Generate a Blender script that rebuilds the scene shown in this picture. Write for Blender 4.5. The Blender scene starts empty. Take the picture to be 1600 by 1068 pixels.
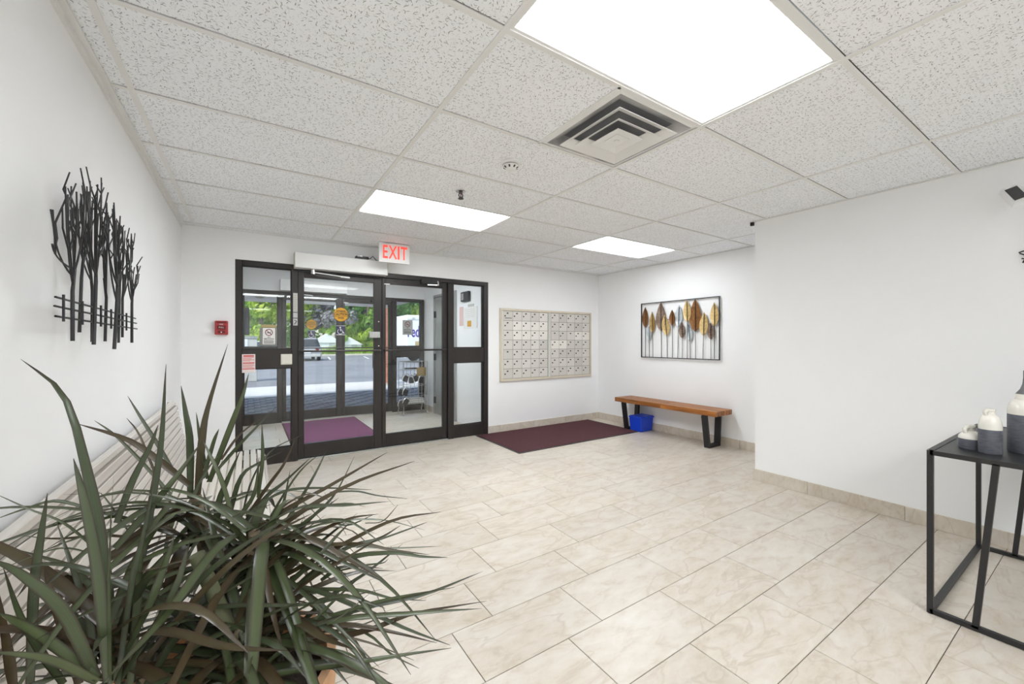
import bpy, bmesh, math, random
from mathutils import Vector, Matrix
random.seed(7)
SC = bpy.context.scene
COL = SC.collection
# ------------------------------------------------------------------ camera
F, YAW, CY, EYE = 632.15, 0.5782, 534.0, 1.302          # focal length in pixels of a 1600x1068 frame
CA, SA = math.cos(YAW), math.sin(YAW)
cd = bpy.data.cameras.new('camera'); cam = bpy.data.objects.new('camera', cd); COL.objects.link(cam)
cd.sensor_fit = 'HORIZONTAL'; cd.sensor_width = 36; cd.lens = 36 * F / 1600; cd.clip_start = 0.02; cd.clip_end = 400
cam.location = (0, 0, EYE); cam.rotation_euler = (math.pi / 2, 0, -YAW)
SC.camera = cam
# ------------------------------------------------------------------ sky, sun, exposure
PANEL = {'near': 4.8, 'mid': 15.0, 'far': 8.0, 'behind': 12.0, 'vest': 7.5}   # strength of each ceiling panel; behind and vest are added fill
wd = bpy.data.worlds.new('World'); SC.world = wd; wd.use_nodes = True
wn = wd.node_tree; wn.nodes.clear()
sky = wn.nodes.new('ShaderNodeTexSky'); sky.sky_type = 'NISHITA'; sky.sun_disc = False
sky.sun_elevation = math.radians(52); sky.sun_rotation = math.radians(236); sky.air_density = 1.0; sky.dust_density = 2.0
bg = wn.nodes.new('ShaderNodeBackground'); bg.inputs[1].default_value = 0.30
wo = wn.nodes.new('ShaderNodeOutputWorld')
wn.links.new(sky.outputs[0], bg.inputs[0]); wn.links.new(bg.outputs[0], wo.inputs[0])
sl = bpy.data.lights.new('sun', 'SUN'); so = bpy.data.objects.new('sun', sl); COL.objects.link(so)
sl.energy = 2.3; sl.angle = math.radians(1.0); sl.color = (1, 0.95, 0.87)
so.location = (-12, 0, 30); so.rotation_euler = Vector((0.48, 0.32, -0.82)).to_track_quat('-Z', 'Y').to_euler()
SC.view_settings.view_transform = 'Standard'; SC.view_settings.look = 'None'
SC.view_settings.gamma = 1; SC.view_settings.use_curve_mapping = False
SC.view_settings.exposure = 0.6
SC.cycles.max_bounces = 10; SC.cycles.diffuse_bounces = 6; SC.cycles.glossy_bounces = 4
SC.cycles.transparent_max_bounces = 24; SC.cycles.caustics_reflective = False; SC.cycles.caustics_refractive = False
SC.cycles.sample_clamp_indirect = 6.0

# ------------------------------------------------------------------ helpers: points seen in the photograph on known planes
def ray(u, v):
    a, b = (u - 800) / F, (CY - v) / F
    return Vector((a * CA + SA, CA - a * SA, b))
def onz(u, v, z): d = ray(u, v); p = d * ((z - EYE) / d.z); p.z += EYE; return p
def ony(u, v, y): d = ray(u, v); p = d * (y / d.y); p.z += EYE; return p
def onx(u, v, x): d = ray(u, v); p = d * (x / d.x); p.z += EYE; return p
def ond(u, v, t): p = ray(u, v) * t; p.z += EYE; return p

# ------------------------------------------------------------------ materials
def srgb(r, g, b):
    f = lambda c: (c / 255 / 12.92) if c / 255 <= 0.04045 else ((c / 255 + 0.055) / 1.055) ** 2.4
    return (f(r), f(g), f(b), 1)
def mat(name, col, rough=0.5, metal=0.0, spec=0.5, emit=0, trans=0, coat=0):
    m = bpy.data.materials.new(name); m.use_nodes = True
    b = m.node_tree.nodes['Principled BSDF']
    b.inputs['Base Color'].default_value = col; b.inputs['Roughness'].default_value = rough
    b.inputs['Metallic'].default_value = metal; b.inputs['Specular IOR Level'].default_value = spec
    if coat: b.inputs['Coat Weight'].default_value = coat
    if emit:
        b.inputs['Emission Color'].default_value = col; b.inputs['Emission Strength'].default_value = emit
    return m
class NT:
    def __init__(s, m): s.m = m; s.t = m.node_tree; s.b = s.t.nodes['Principled BSDF']
    def n(s, typ, ins=None, **kw):
        x = s.t.nodes.new(typ)
        for k, v in kw.items(): setattr(x, k, v)
        for k, v in (ins or {}).items():
            if isinstance(v, bpy.types.NodeSocket): s.t.links.new(v, x.inputs[k])
            else: x.inputs[k].default_value = v
        return x
    def math(s, op, a, b=0.0, c=0.0): return s.n('ShaderNodeMath', {0: a, 1: b, 2: c}, operation=op).outputs[0]
    def ramp(s, fac, stops):
        x = s.n('ShaderNodeValToRGB', {0: fac}); e = x.color_ramp.elements
        while len(e) < len(stops): e.new(0.5)
        for el, (p, c) in zip(e, stops): el.position = p; el.color = c
        return x.outputs[0]
    def mix(s, fac, a, b, blend='MIX'):
        x = s.n('ShaderNodeMix', {0: fac, 6: a, 7: b}, data_type='RGBA', blend_type=blend); return x.outputs[2]
    def link(s, out, name): s.t.links.new(out, s.b.inputs[name])
    def bump(s, h, strength=0.2, dist=0.01):
        x = s.n('ShaderNodeBump', {'Height': h, 'Strength': strength, 'Distance': dist}); s.link(x.outputs[0], 'Normal')
    def coords(s, rnd=True):
        tc = s.n('ShaderNodeTexCoord').outputs['Object']
        if not rnd: return tc
        oi = s.n('ShaderNodeObjectInfo').outputs['Random']
        off = s.n('ShaderNodeVectorMath', {0: oi, 1: (37.0, 91.0, 13.0)}, operation='MULTIPLY').outputs[0]
        return s.n('ShaderNodeVectorMath', {0: tc, 1: off}, operation='ADD').outputs[0]

def m_noisy(name, c1, c2, scale, rough=0.5, bump=0, metal=0, spec=0.5, detail=4, stretch=(1, 1, 1), rnd=True):
    m = mat(name, c1, rough, metal, spec); t = NT(m)
    v = t.n('ShaderNodeMapping', {'Vector': t.coords(rnd), 'Scale': stretch}).outputs[0]
    n = t.n('ShaderNodeTexNoise', {'Vector': v, 'Scale': scale, 'Detail': detail}).outputs['Fac']
    t.link(t.ramp(n, [(0.3, c1), (0.7, c2)]), 'Base Color')
    if bump: t.bump(n, bump)
    return m
M = {}
M['wall'] = m_noisy('wall_paint', (0.875, 0.88, 0.885, 1), (0.89, 0.895, 0.90, 1), 3, 0.5, spec=0.3)
M['plenum'] = mat('plenum_dark', (0.10, 0.10, 0.10, 1), 0.9)
M['tee'] = mat('white_tee_metal', (0.80, 0.80, 0.79, 1), 0.35)
M['white_metal'] = mat('white_enamel', (0.82, 0.82, 0.81, 1), 0.35)
M['bronze'] = m_noisy('dark_bronze_aluminium', (0.026, 0.0215, 0.020, 1), (0.035, 0.030, 0.028, 1), 4, 0.4, metal=0.3, stretch=(1, 1, 0.2))
M['black'] = mat('black_metal', (0.016, 0.016, 0.017, 1), 0.42)
M['black_plastic'] = mat('black_plastic', (0.02, 0.02, 0.022, 1), 0.4)
M['chrome'] = mat('chrome', (0.75, 0.75, 0.75, 1), 0.18, 1.0)
M['steel'] = m_noisy('brushed_steel', (0.42, 0.42, 0.41, 1), (0.55, 0.55, 0.54, 1), 6, 0.38, metal=0.85, stretch=(8, 8, 0.4))
M['grout'] = mat('brown_grout', (0.10, 0.075, 0.055, 1), 0.9)
M['red'] = m_noisy('red_enamel', (0.42, 0.03, 0.035, 1), (0.50, 0.05, 0.05, 1), 20, 0.35)
M['cream'] = mat('cream_plastic', (0.66, 0.64, 0.56, 1), 0.4)
M['tan_frame'] = m_noisy('tan_painted_trim', (0.62, 0.55, 0.44, 1), (0.68, 0.61, 0.50, 1), 8, 0.45)
M['maroon'] = None

def m_ceiling():
    m = mat('fissured_mineral_tile', (0.8, 0.8, 0.79, 1), 0.9, spec=0.2); t = NT(m)
    p = t.coords(True)
    tot = None
    for sc, a, b, thr, dk in ((58, 0.36, 0.075, 0.45, .85), (112, 0.34, 0.15, 0.62, .38), (36, 0.27, 0.052, 0.62, 1.0)):
        v = t.n('ShaderNodeTexVoronoi', {'Vector': p, 'Scale': float(sc), 'Randomness': 1.0}, feature='F1', voronoi_dimensions='2D')
        ps = t.n('ShaderNodeVectorMath', {0: p, 1: (sc, sc, sc)}, operation='MULTIPLY').outputs[0]
        q = t.n('ShaderNodeVectorMath', {0: v.outputs['Position'], 1: (sc, sc, sc)}, operation='MULTIPLY').outputs[0]
        d = t.n('ShaderNodeVectorMath', {0: ps, 1: q}, operation='SUBTRACT').outputs[0]
        sep = t.n('ShaderNodeSeparateColor', {0: v.outputs['Color']})
        r = t.n('ShaderNodeVectorRotate', {'Vector': d, 'Angle': t.math('MULTIPLY', sep.outputs[0], 6.283)}, rotation_type='Z_AXIS').outputs[0]
        sx = t.n('ShaderNodeSeparateXYZ', {0: r})
        e = t.math('ADD', t.math('POWER', t.math('DIVIDE', sx.outputs[0], a), 2.0), t.math('POWER', t.math('DIVIDE', sx.outputs[1], b), 2.0))
        k = t.math('MULTIPLY', t.math('LESS_THAN', e, 1.0), t.math('MULTIPLY', t.math('GREATER_THAN', sep.outputs[1], thr), dk))
        tot = k if tot is None else t.math('MAXIMUM', tot, k)
    n = t.n('ShaderNodeTexNoise', {'Vector': p, 'Scale': 3.0, 'Detail': 3.0}).outputs['Fac']
    base = t.ramp(n, [(0.35, (0.915, 0.935, 0.965, 1)), (0.65, (0.93, 0.95, 0.98, 1))])
    t.link(t.mix(t.math('MULTIPLY', tot, 0.80), base, (0.16, 0.155, 0.15, 1)), 'Base Color')
    t.bump(t.math('SUBTRACT', 1.0, tot), 0.4, 0.003)
    return m
M['ceil'] = m_ceiling()

def m_marble(name, dark=1.0, rough=0.24):
    m = mat(name, (0.7, 0.62, 0.52, 1), rough, spec=0.5); t = NT(m)
    p = t.coords(True)
    oi = t.n('ShaderNodeObjectInfo').outputs['Random']
    rot = t.n('ShaderNodeMapping', {'Vector': p, 'Rotation': (0, 0, 0.55), 'Scale': (1.0, 2.3, 1.0)}).outputs[0]
    w = t.n('ShaderNodeTexNoise', {'Vector': rot, 'Scale': 2.0, 'Detail': 4.0, 'Roughness': 0.5, 'Distortion': 0.7}).outputs['Fac']
    f = t.n('ShaderNodeTexNoise', {'Vector': rot, 'Scale': 7.0, 'Detail': 9.0, 'Roughness': 0.68, 'Distortion': 0.35}).outputs['Fac']
    D = lambda r, g, b: (r * dark, g * dark, b * dark, 1)
    c = t.ramp(w, [(0.25, D(0.61, 0.50, 0.37)), (0.42, D(0.70, 0.615, 0.505)), (0.58, D(0.725, 0.655, 0.56)), (0.78, D(0.765, 0.71, 0.63))])
    c = t.mix(0.55, c, t.ramp(f, [(0.30, D(0.50, 0.39, 0.27)), (0.47, D(0.70, 0.62, 0.515)), (0.68, D(0.81, 0.76, 0.69))]))
    vein = t.ramp(t.math('ABSOLUTE', t.math('SUBTRACT', w, 0.47)), [(0.0, (1, 1, 1, 1)), (0.022, (0, 0, 0, 1))])
    c = t.mix(t.math('MULTIPLY', vein, t.math('MULTIPLY', f, 0.75)), c, D(0.50, 0.39, 0.28))
    hsv = t.n('ShaderNodeHueSaturation', {'Color': c, 'Value': t.math('MULTIPLY_ADD', oi, 0.07, 0.965), 'Saturation': 0.92}).outputs[0]
    t.link(hsv, 'Base Color')
    t.link(t.math('MULTIPLY_ADD', f, 0.16, rough - 0.06), 'Roughness')
    t.bump(f, 0.05, 0.01)
    return m
M['floor'] = m_marble('beige_marble_tile', 0.85, 0.31)
M['base'] = m_marble('baseboard_marble_tile', 0.86, 0.35)

def m_mat(name, a, b):
    m = mat(name, a, 0.95, spec=0.1); t = NT(m); p = t.coords(False)
    n = t.n('ShaderNodeTexNoise', {'Vector': p, 'Scale': 160.0, 'Detail': 3.0}).outputs['Fac']
    l = t.n('ShaderNodeTexNoise', {'Vector': p, 'Scale': 2.5, 'Detail': 4.0}).outputs['Fac']
    t.link(t.mix(t.math('MULTIPLY', l, 0.4), t.ramp(n, [(0.3, a), (0.7, b)]), b), 'Base Color'); t.bump(n, 0.6, 0.01)
    return m
M['maroon'] = m_mat('maroon_carpet', (0.055, 0.022, 0.026, 1), (0.135, 0.062, 0.068, 1))
M['plum'] = m_mat('plum_carpet', (0.15, 0.042, 0.105, 1), (0.23, 0.080, 0.17, 1))

def m_glass():
    m = bpy.data.materials.new('clear_glass'); m.use_nodes = True; t = m.node_tree; t.nodes.clear()
    o = t.nodes.new('ShaderNodeOutputMaterial'); mx = t.nodes.new('ShaderNodeMixShader')
    tr = t.nodes.new('ShaderNodeBsdfTransparent'); gl = t.nodes.new('ShaderNodeBsdfGlossy'); fr = t.nodes.new('ShaderNodeFresnel')
    tr.inputs[0].default_value = (0.94, 0.955, 0.95, 1); gl.inputs['Roughness'].default_value = 0.01; fr.inputs[0].default_value = 1.45
    t.links.new(fr.outputs[0], mx.inputs[0]); t.links.new(tr.outputs[0], mx.inputs[1]); t.links.new(gl.outputs[0], mx.inputs[2]); t.links.new(mx.outputs[0], o.inputs[0])
    return m
M['glass'] = m_glass()
for k_, v_ in PANEL.items(): M['panel_' + k_] = mat('lit_diffuser_' + k_, (0.93, 0.97, 1.0, 1), 0.6, emit=v_)
M['exit_red'] = mat('lit_red_letter', (0.95, 0.07, 0.05, 1), 0.5, emit=0.55)
M['exit_white'] = mat('exit_housing', (0.82, 0.81, 0.80, 1), 0.4)
def m_wood():
    m = mat('oiled_acacia', (0.3, 0.13, 0.04, 1), 0.38); t = NT(m)
    v = t.n('ShaderNodeMapping', {'Vector': t.coords(True), 'Scale': (14, 0.9, 14)}).outputs[0]
    n = t.n('ShaderNodeTexNoise', {'Vector': v, 'Scale': 3.0, 'Detail': 6.0, 'Distortion': 0.8}).outputs['Fac']
    c = t.ramp(n, [(0.3, srgb(92, 54, 20)), (0.5, srgb(146, 88, 36)), (0.7, srgb(176, 114, 52))])
    oi = t.n('ShaderNodeObjectInfo').outputs['Random']
    t.link(t.n('ShaderNodeHueSaturation', {'Color': c, 'Value': t.math('MULTIPLY_ADD', oi, 0.35, 0.82)}).outputs[0], 'Base Color'); t.bump(n, 0.08)
    return m
M['wood'] = m_wood()
M['blue'] = mat('blue_plastic', (0.005, 0.055, 0.62, 1), 0.38)
M['slat'] = m_noisy('cream_lacquered_slat', (0.55, 0.51, 0.46, 1), (0.62, 0.585, 0.53, 1), 5, 0.22, stretch=(10, 0.5, 10))
M['mailbox'] = m_noisy('brushed_aluminium_door', (0.70, 0.685, 0.64, 1), (0.78, 0.765, 0.72, 1), 7, 0.5, metal=0.25, stretch=(3, 3, 0.4))

# ------------------------------------------------------------------ mesh builder
ORG = {}
def reg(o, org): ORG[o.name] = Vector(org)
def tag(o, label=None, cat=None, group=None, kind=None):
    if label: o['label'] = label
    if cat: o['category'] = cat
    if group: o['group'] = group
    if kind: o['kind'] = kind
    return o
def thing(name, label=None, cat=None, loc=(0, 0, 0), group=None, kind=None):
    o = bpy.data.objects.new(name, None); COL.objects.link(o); o.location = loc; o.empty_display_size = 0.05
    reg(o, loc); return tag(o, label, cat, group, kind)
class MB:
    def __init__(s): s.v = []; s.f = []; s.uv = None
    def add(s, vs, fs):
        k = len(s.v); s.v += [Vector(p) for p in vs]; s.f += [[i + k for i in f] for f in fs]; return s
    def box(s, x0, x1, y0, y1, z0, z1):
        if x0 > x1: x0, x1 = x1, x0
        if y0 > y1: y0, y1 = y1, y0
        if z0 > z1: z0, z1 = z1, z0
        return s.add([(x0, y0, z0), (x1, y0, z0), (x1, y1, z0), (x0, y1, z0), (x0, y0, z1), (x1, y0, z1), (x1, y1, z1), (x0, y1, z1)],
              [(0, 3, 2, 1), (4, 5, 6, 7), (0, 1, 5, 4), (1, 2, 6, 5), (2, 3, 7, 6), (3, 0, 4, 7)])
    def bar(s, p, q, w, h=None, up=(0, 0, 1)):                       # box section bar from p to q
        p, q = Vector(p), Vector(q); h = h or w; t = (q - p).normalized(); u = Vector(up)
        if abs(t.dot(u)) > 0.98: u = Vector((0, 1, 0)) if abs(t.y) < 0.9 else Vector((1, 0, 0))
        a = t.cross(u).normalized() * w / 2; b = a.cross(t).normalized() * h / 2
        vs = [c + e for c in (p, q) for e in (a + b, -a + b, -a - b, a - b)]
        return s.add(vs, [(3, 2, 1, 0), (4, 5, 6, 7), (0, 1, 5, 4), (1, 2, 6, 5), (2, 3, 7, 6), (3, 0, 4, 7)])
    def tube(s, pts, r, n=6):
        pts = [Vector(p) for p in pts]; k = len(pts); rs = r if isinstance(r, (list, tuple)) else [r] * k
        vs = []; fs = []; prev = None
        for i, p in enumerate(pts):
            t = (pts[min(i + 1, k - 1)] - pts[max(i - 1, 0)]).normalized()
            if prev is None:
                u = Vector((0, 0, 1)) if abs(t.z) < 0.9 else Vector((1, 0, 0)); a = t.cross(u).normalized()
            else: a = (prev - t * prev.dot(t)).normalized()
            prev = a; b = t.cross(a)
            for j in range(n):
                th = 2 * math.pi * j / n; vs.append(p + (a * math.cos(th) + b * math.sin(th)) * rs[i])
        for i in range(k - 1):
            for j in range(n):
                fs.append((i * n + j, i * n + (j + 1) % n, (i + 1) * n + (j + 1) % n, (i + 1) * n + j))
        fs.append(tuple(reversed(range(n)))); fs.append(tuple((k - 1) * n + j for j in range(n)))
        return s.add(vs, fs)
    def lathe(s, prof, n=24, c=(0, 0, 0), axis='z', capb=True, capt=True, sx=1.0, sy=1.0):
        vs = []; fs = []; c = Vector(c)
        for r, h in prof:
            for j in range(n):
                th = 2 * math.pi * j / n; x, y = r * math.cos(th) * sx, r * math.sin(th) * sy
                vs.append(c + (Vector((x, y, h)) if axis == 'z' else Vector((x, -h, y)) if axis == '-y' else Vector((h, x, y)) if axis == 'x' else Vector((x, h, -y))))
        k = len(prof)
        for i in range(k - 1):
            for j in range(n): fs.append((i * n + j, i * n + (j + 1) % n, (i + 1) * n + (j + 1) % n, (i + 1) * n + j))
        if capb: fs.append(tuple(reversed(range(n))))
        if capt: fs.append(tuple((k - 1) * n + j for j in range(n)))
        return s.add(vs, fs)
    def prism(s, poly, d):                                          # polygon of 3-D points extruded by vector d
        n = len(poly); d = Vector(d); vs = [Vector(p) for p in poly]; vs += [p + d for p in vs]
        fs = [tuple(reversed(range(n))), tuple(range(n, 2 * n))] + [(i, (i + 1) % n, n + (i + 1) % n, n + i) for i in range(n)]
        return s.add(vs, fs)
    def mesh(s, name, org=(0, 0, 0), m=None, smooth=False, bevel=0, seg=1):
        me = bpy.data.meshes.new(name); org = Vector(org)
        me.from_pydata([p - org for p in s.v], [], s.f)
        bm = bmesh.new(); bm.from_mesh(me)
        bmesh.ops.recalc_face_normals(bm, faces=bm.faces)
        if bevel:
            es = [e for e in bm.edges if len(e.link_faces) == 2 and e.calc_face_angle(0) > 0.6]
            bmesh.ops.bevel(bm, geom=es, offset=bevel, segments=seg, affect='EDGES', profile=0.5, clamp_overlap=True)
        bm.to_mesh(me); bm.free()
        if m: me.materials.append(m)
        if smooth:
            for p in me.polygons: p.use_smooth = True
            if smooth == 2: me.set_sharp_from_angle(angle=0.7)
        return me
    def build(s, name, m, parent=None, smooth=False, bevel=0, seg=1, org=None):
        if parent is not None: o = ORG[parent.name]
        elif org is not None: o = Vector(org)
        else:
            lo = [min(p[i] for p in s.v) for i in range(3)]; hi = [max(p[i] for p in s.v) for i in range(3)]
            o = Vector(((lo[0] + hi[0]) / 2, (lo[1] + hi[1]) / 2, lo[2]))
        me = s.mesh(name, o, m, smooth, bevel, seg)
        ob = bpy.data.objects.new(name, me); COL.objects.link(ob); reg(ob, o)
        if parent is not None: ob.parent = parent
        else: ob.location = o
        return ob
def inst(name, me, parent, loc):                                     # a part that shares a mesh; loc in world
    ob = bpy.data.objects.new(name, me); COL.objects.link(ob); ob.parent = parent
    ob.location = Vector(loc) - ORG[parent.name]; reg(ob, Vector(loc)); return ob
def bx(*a): return MB().box(*a)
_txt = {}
def text(name, body, size, m, parent, o, u=(1, 0, 0), v=(0, 0, 1), sx=1.0, depth=0.001, align='CENTER', bold=0.0):
    cu = bpy.data.curves.new('txt', 'FONT'); cu.body = body; cu.size = size; cu.align_x = align; cu.align_y = 'CENTER'; cu.extrude = depth; cu.offset = bold
    cu.resolution_u = 3
    ob = bpy.data.objects.new('txt', cu); COL.objects.link(ob)
    bpy.context.view_layer.update()
    me = bpy.data.meshes.new_from_object(ob.evaluated_get(bpy.context.evaluated_depsgraph_get()))
    bpy.data.objects.remove(ob); bpy.data.curves.remove(cu)
    me.name = name; u, v, o = Vector(u), Vector(v), Vector(o); w = u.cross(v)
    off = o - ORG[parent.name]
    for p in me.vertices: p.co = off + u * p.co.x * sx + v * p.co.y + w * p.co.z
    me.materials.clear(); me.materials.append(m)
    t = bpy.data.objects.new(name, me); COL.objects.link(t); t.parent = parent; reg(t, ORG[parent.name]); return t
def ell(mb, c, rx, rz, n=20, d=0.002, inner=0):                     # disc or ring facing -y
    c = Vector(c)
    ring = lambda k: [c + Vector((rx * k * math.cos(2 * math.pi * i / n), 0, rz * k * math.sin(2 * math.pi * i / n))) for i in range(n)]
    if not inner: return mb.prism(ring(1), (0, d, 0))
    A, B = ring(1), ring(inner); dv = Vector((0, d, 0)); k = n
    vs = A + B + [p + dv for p in A] + [p + dv for p in B]; fs = []
    for i in range(n):
        j = (i + 1) % n
        fs += [(i, j, k + j, k + i), (2 * k + i, 3 * k + i, 3 * k + j, 2 * k + j), (i, 2 * k + i, 2 * k + j, j), (k + i, k + j, 3 * k + j, 3 * k + i)]
    return mb.add(vs, fs)

# ================================================================== THE SETTING
CEIL, YB, XL, XR, XW = 2.437, 5.0, -0.54, 4.02, 5.03                 # ceiling, back wall, left wall, right wall, recess wall
YR, YF, YO = 1.95, -3.2, 7.5                                         # end of the right wall, wall behind, outer doors
VL, VR = -0.11, 2.87                                                 # vestibule walls
# ---- floor with its tiles
fl = bx(XL - .1, XW + .1, YF - .1, YO + .12, -0.06, -0.0035).build('floor', M['grout'], org=(0, 0, -0.0035)); tag(fl, kind='structure')
def clip_rects(x0, x1, y0, y1):
    out = []
    for a, b, c, d in ((XL, XR, YF, YR), (XL, XW, YR, YB + .0), (VL, VR, YB + .0, YO)):
        X0, X1, Y0, Y1 = max(x0, a), min(x1, b), max(y0, c), min(y1, d)
        if X1 - X0 > 0.01 and Y1 - Y0 > 0.01: out.append([X0, X1, Y0, Y1])
    # merge pieces that meet at the edge between two areas
    if len(out) == 2 and abs(out[0][3] - out[1][2]) < 1e-4 and abs(out[0][0] - out[1][0]) < 1e-4 and abs(out[0][1] - out[1][1]) < 1e-4:
        out = [[out[0][0], out[0][1], out[0][2], out[1][3]]]
    return out
TW, TH, G = 0.625, 0.3083, 0.0016
tile_me = {}
def slab_mesh(w, d):
    key = (round(w, 3), round(d, 3))
    if key not in tile_me:
        mb = MB(); a, b, c = w / 2, d / 2, 0.0012
        mb.add([(-a, -b, -.004), (a, -b, -.004), (a, b, -.004), (-a, b, -.004), (-a, -b, -.001), (a, -b, -.001), (a, b, -.001), (-a, b, -.001),
                (-a + c, -b + c, 0), (a - c, -b + c, 0), (a - c, b - c, 0), (-a + c, b - c, 0)],
               [(3, 2, 1, 0), (0, 1, 5, 4), (1, 2, 6, 5), (2, 3, 7, 6), (3, 0, 4, 7), (4, 5, 9, 8), (5, 6, 10, 9), (6, 7, 11, 10), (7, 4, 8, 11), (8, 9, 10, 11)])
        tile_me[key] = mb.mesh('floor_tile', (0, 0, 0), M['floor'])
    return tile_me[key]
OFF = {0: .350, 1: .555, 2: .138}
back_tiles = []
for k in range(-14, 22):
    y0 = 0.738 + TH * k
    ph = OFF[k % 3] if k < 8 else OFF[(k + 1) % 3]
    for i in range(-3, 9):
        x0 = ph + TW * i
        for a, b, c, d in clip_rects(x0, x0 + TW, y0, y0 + TH):
            if d < -.8: back_tiles.append((a, b, c, d)); continue
            inst('floor_tile', slab_mesh(b - a - 2 * G, d - c - 2 * G), fl, ((a + b) / 2, (c + d) / 2, 0.0))
bt = MB()
for a, b, c, d in back_tiles: bt.box(a + G, b - G, c + G, d - G, -.0034, 0)
bt.build('floor_tile_rows', M['floor'], fl)['kind'] = 'stuff'
# ---- ceiling with grid and tiles
ce = bx(XL - .1, XW + .1, YF - .1, YB + .14, CEIL + .05, CEIL + .15).build('ceiling', M['plenum'], org=(0, 0, CEIL + .05)); tag(ce, kind='structure')
MX = [-.4396 + 1.2237 * i for i in range(-1, 6)]; CYS = [1.2477 + .6096 * k for k in range(-7, 7)]
FW = 0.012
def ceil_x1(y): return XR if y < YR else XW
for i, x in enumerate(MX):
    if x < XL or x > XW: continue
    bx(x - FW, x + FW, YF if x < XR else YR, YB, CEIL - .001, CEIL + .004).build('main_tee', M['tee'], ce)
xs = [XL] + [x for x in MX if XL < x < XW] + [XW]
lights_at = {(1, -1): 1, (1, 3): 1, (3, 3): 1, (1, -5): 1, (0, -5): 1}           # column index from M1, row; last two are unseen, added to light the room
VENT = (1.396, 2.008, CYS[7], CYS[8])
ys = [YF] + CYS + [YB]
tl_me = {}
def ctile(x0, x1, y0, y1):
    w, d = x1 - x0, y1 - y0; key = (round(w, 2), round(d, 2))
    if key not in tl_me: tl_me[key] = bx(-w / 2, w / 2, -d / 2, d / 2, 0, 0.016).mesh('ceiling_tile', (0, 0, 0), M['ceil'])
    o = inst('ceiling_tile', tl_me[key], ce, ((x0 + x1) / 2, (y0 + y1) / 2, CEIL + .0045))
    o.rotation_euler = (random.uniform(-.002, .002), random.uniform(-.001, .001), 0)
LIGHTS = []
for j in range(len(ys) - 1):
    y0, y1 = ys[j], ys[j + 1]
    for i in range(len(xs) - 1):
        x0, x1 = xs[i], xs[i + 1]
        segs = [(y0, y1)]
        for a, b in segs:
            X1 = x1
            if x0 >= XR and b <= YR: continue
            if b <= YR + .1 and x1 > XR: X1 = XR
            if j > 0: bx(x0 + FW, X1 - FW, y0 - FW, y0 + FW, CEIL, CEIL + .0045).build('cross_tee', M['tee'], ce)
            row = j - 8; colm = i - 1                                      # row 0 runs from c0; column 0 = M0..M1, 1 = M1..M2
            key = (colm, row)
            if key in lights_at: LIGHTS.append((x0, x1, y0, y1)); continue
            gx, gy = 0.004, 0.0035
            if colm == 1 and row == 0:
                bx(VENT[0] - FW, VENT[0] + FW * .4, y0, y1, CEIL, CEIL + .004).build('cross_tee', M['tee'], ce)
                ctile(x0 + gx, VENT[0] - gx, a + gx, b - FW - gy); continue
            ctile(x0 + gx, X1 - gx, a + gx, b - (FW if j < len(ys) - 2 else 0) - gy)
# ---- walls
def wall(name, *boxes, m='wall'):
    mb = MB()
    for b in boxes: mb.box(*b)
    return tag(mb.build(name, M[m]), kind='structure')
ZT = CEIL + .05
wall('wall_left', (XL - .1, XL, YF - .1, YB + .14, -.05, ZT))
FX0, FX1, FZ = -0.109, 2.859, 2.148
wall('wall_back', (XL, FX0 - .001, YB, YB + .13, -.05, ZT), (FX1 + .001, XW + .1, YB, YB + .13, -.05, ZT), (FX0 - .001, FX1 + .001, YB, YB + .13, FZ + .001, ZT))
wall('wall_right', (XR, XR + .13, YF, YR, -.05, ZT), (XR + .13, XW + .1, YR - .13, YR, -.05, ZT))
wall('wall_recess', (XW, XW + .1, YR, YB, -.05, ZT))
wall('wall_front', (XL, XR + .13, YF - .1, YF, -.05, ZT))
wall('wall_vestibule_left', (VL - .12, VL, YB + .13, YO + .13, -.05, ZT))
wall('wall_vestibule_right', (VR, VR + .12, YB + .13, YO + .13, -.05, ZT))
wall('wall_vestibule_outer', (VL, VR, YO, YO + .13, 2.122, ZT))
wall('ceiling_vestibule', (VL - .12, VR + .12, YB + .14, YO + .13, CEIL - .0, ZT + .1))
# ---- wall angle trims and corner bead
t = tag(bx(XL, XL + .034, YF, YB, CEIL - .006, CEIL + .002).box(XL, XL + .012, YF, YB, CEIL - .028, CEIL).build('trim_1', M['tee']), kind='structure')
t = tag(bx(XL + .034, XW, YB - .022, YB, CEIL - .003, CEIL + .002).build('trim_2', M['tee']), kind='structure')
t = tag(bx(XR - .022, XR, YF, YR, CEIL - .003, CEIL + .002).box(XR - .022, XW, YR, YR + .02, CEIL - .003, CEIL + .002).box(XW - .022, XW, YR + .02, YB - .022, CEIL - .003, CEIL + .002).build('trim_3', M['tee']), kind='structure')
bx(XR - .03, XR - .004, YR + .004, YR + .03, CEIL - .035, CEIL - .004).build('corner_clip', M['black'], t)
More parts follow.
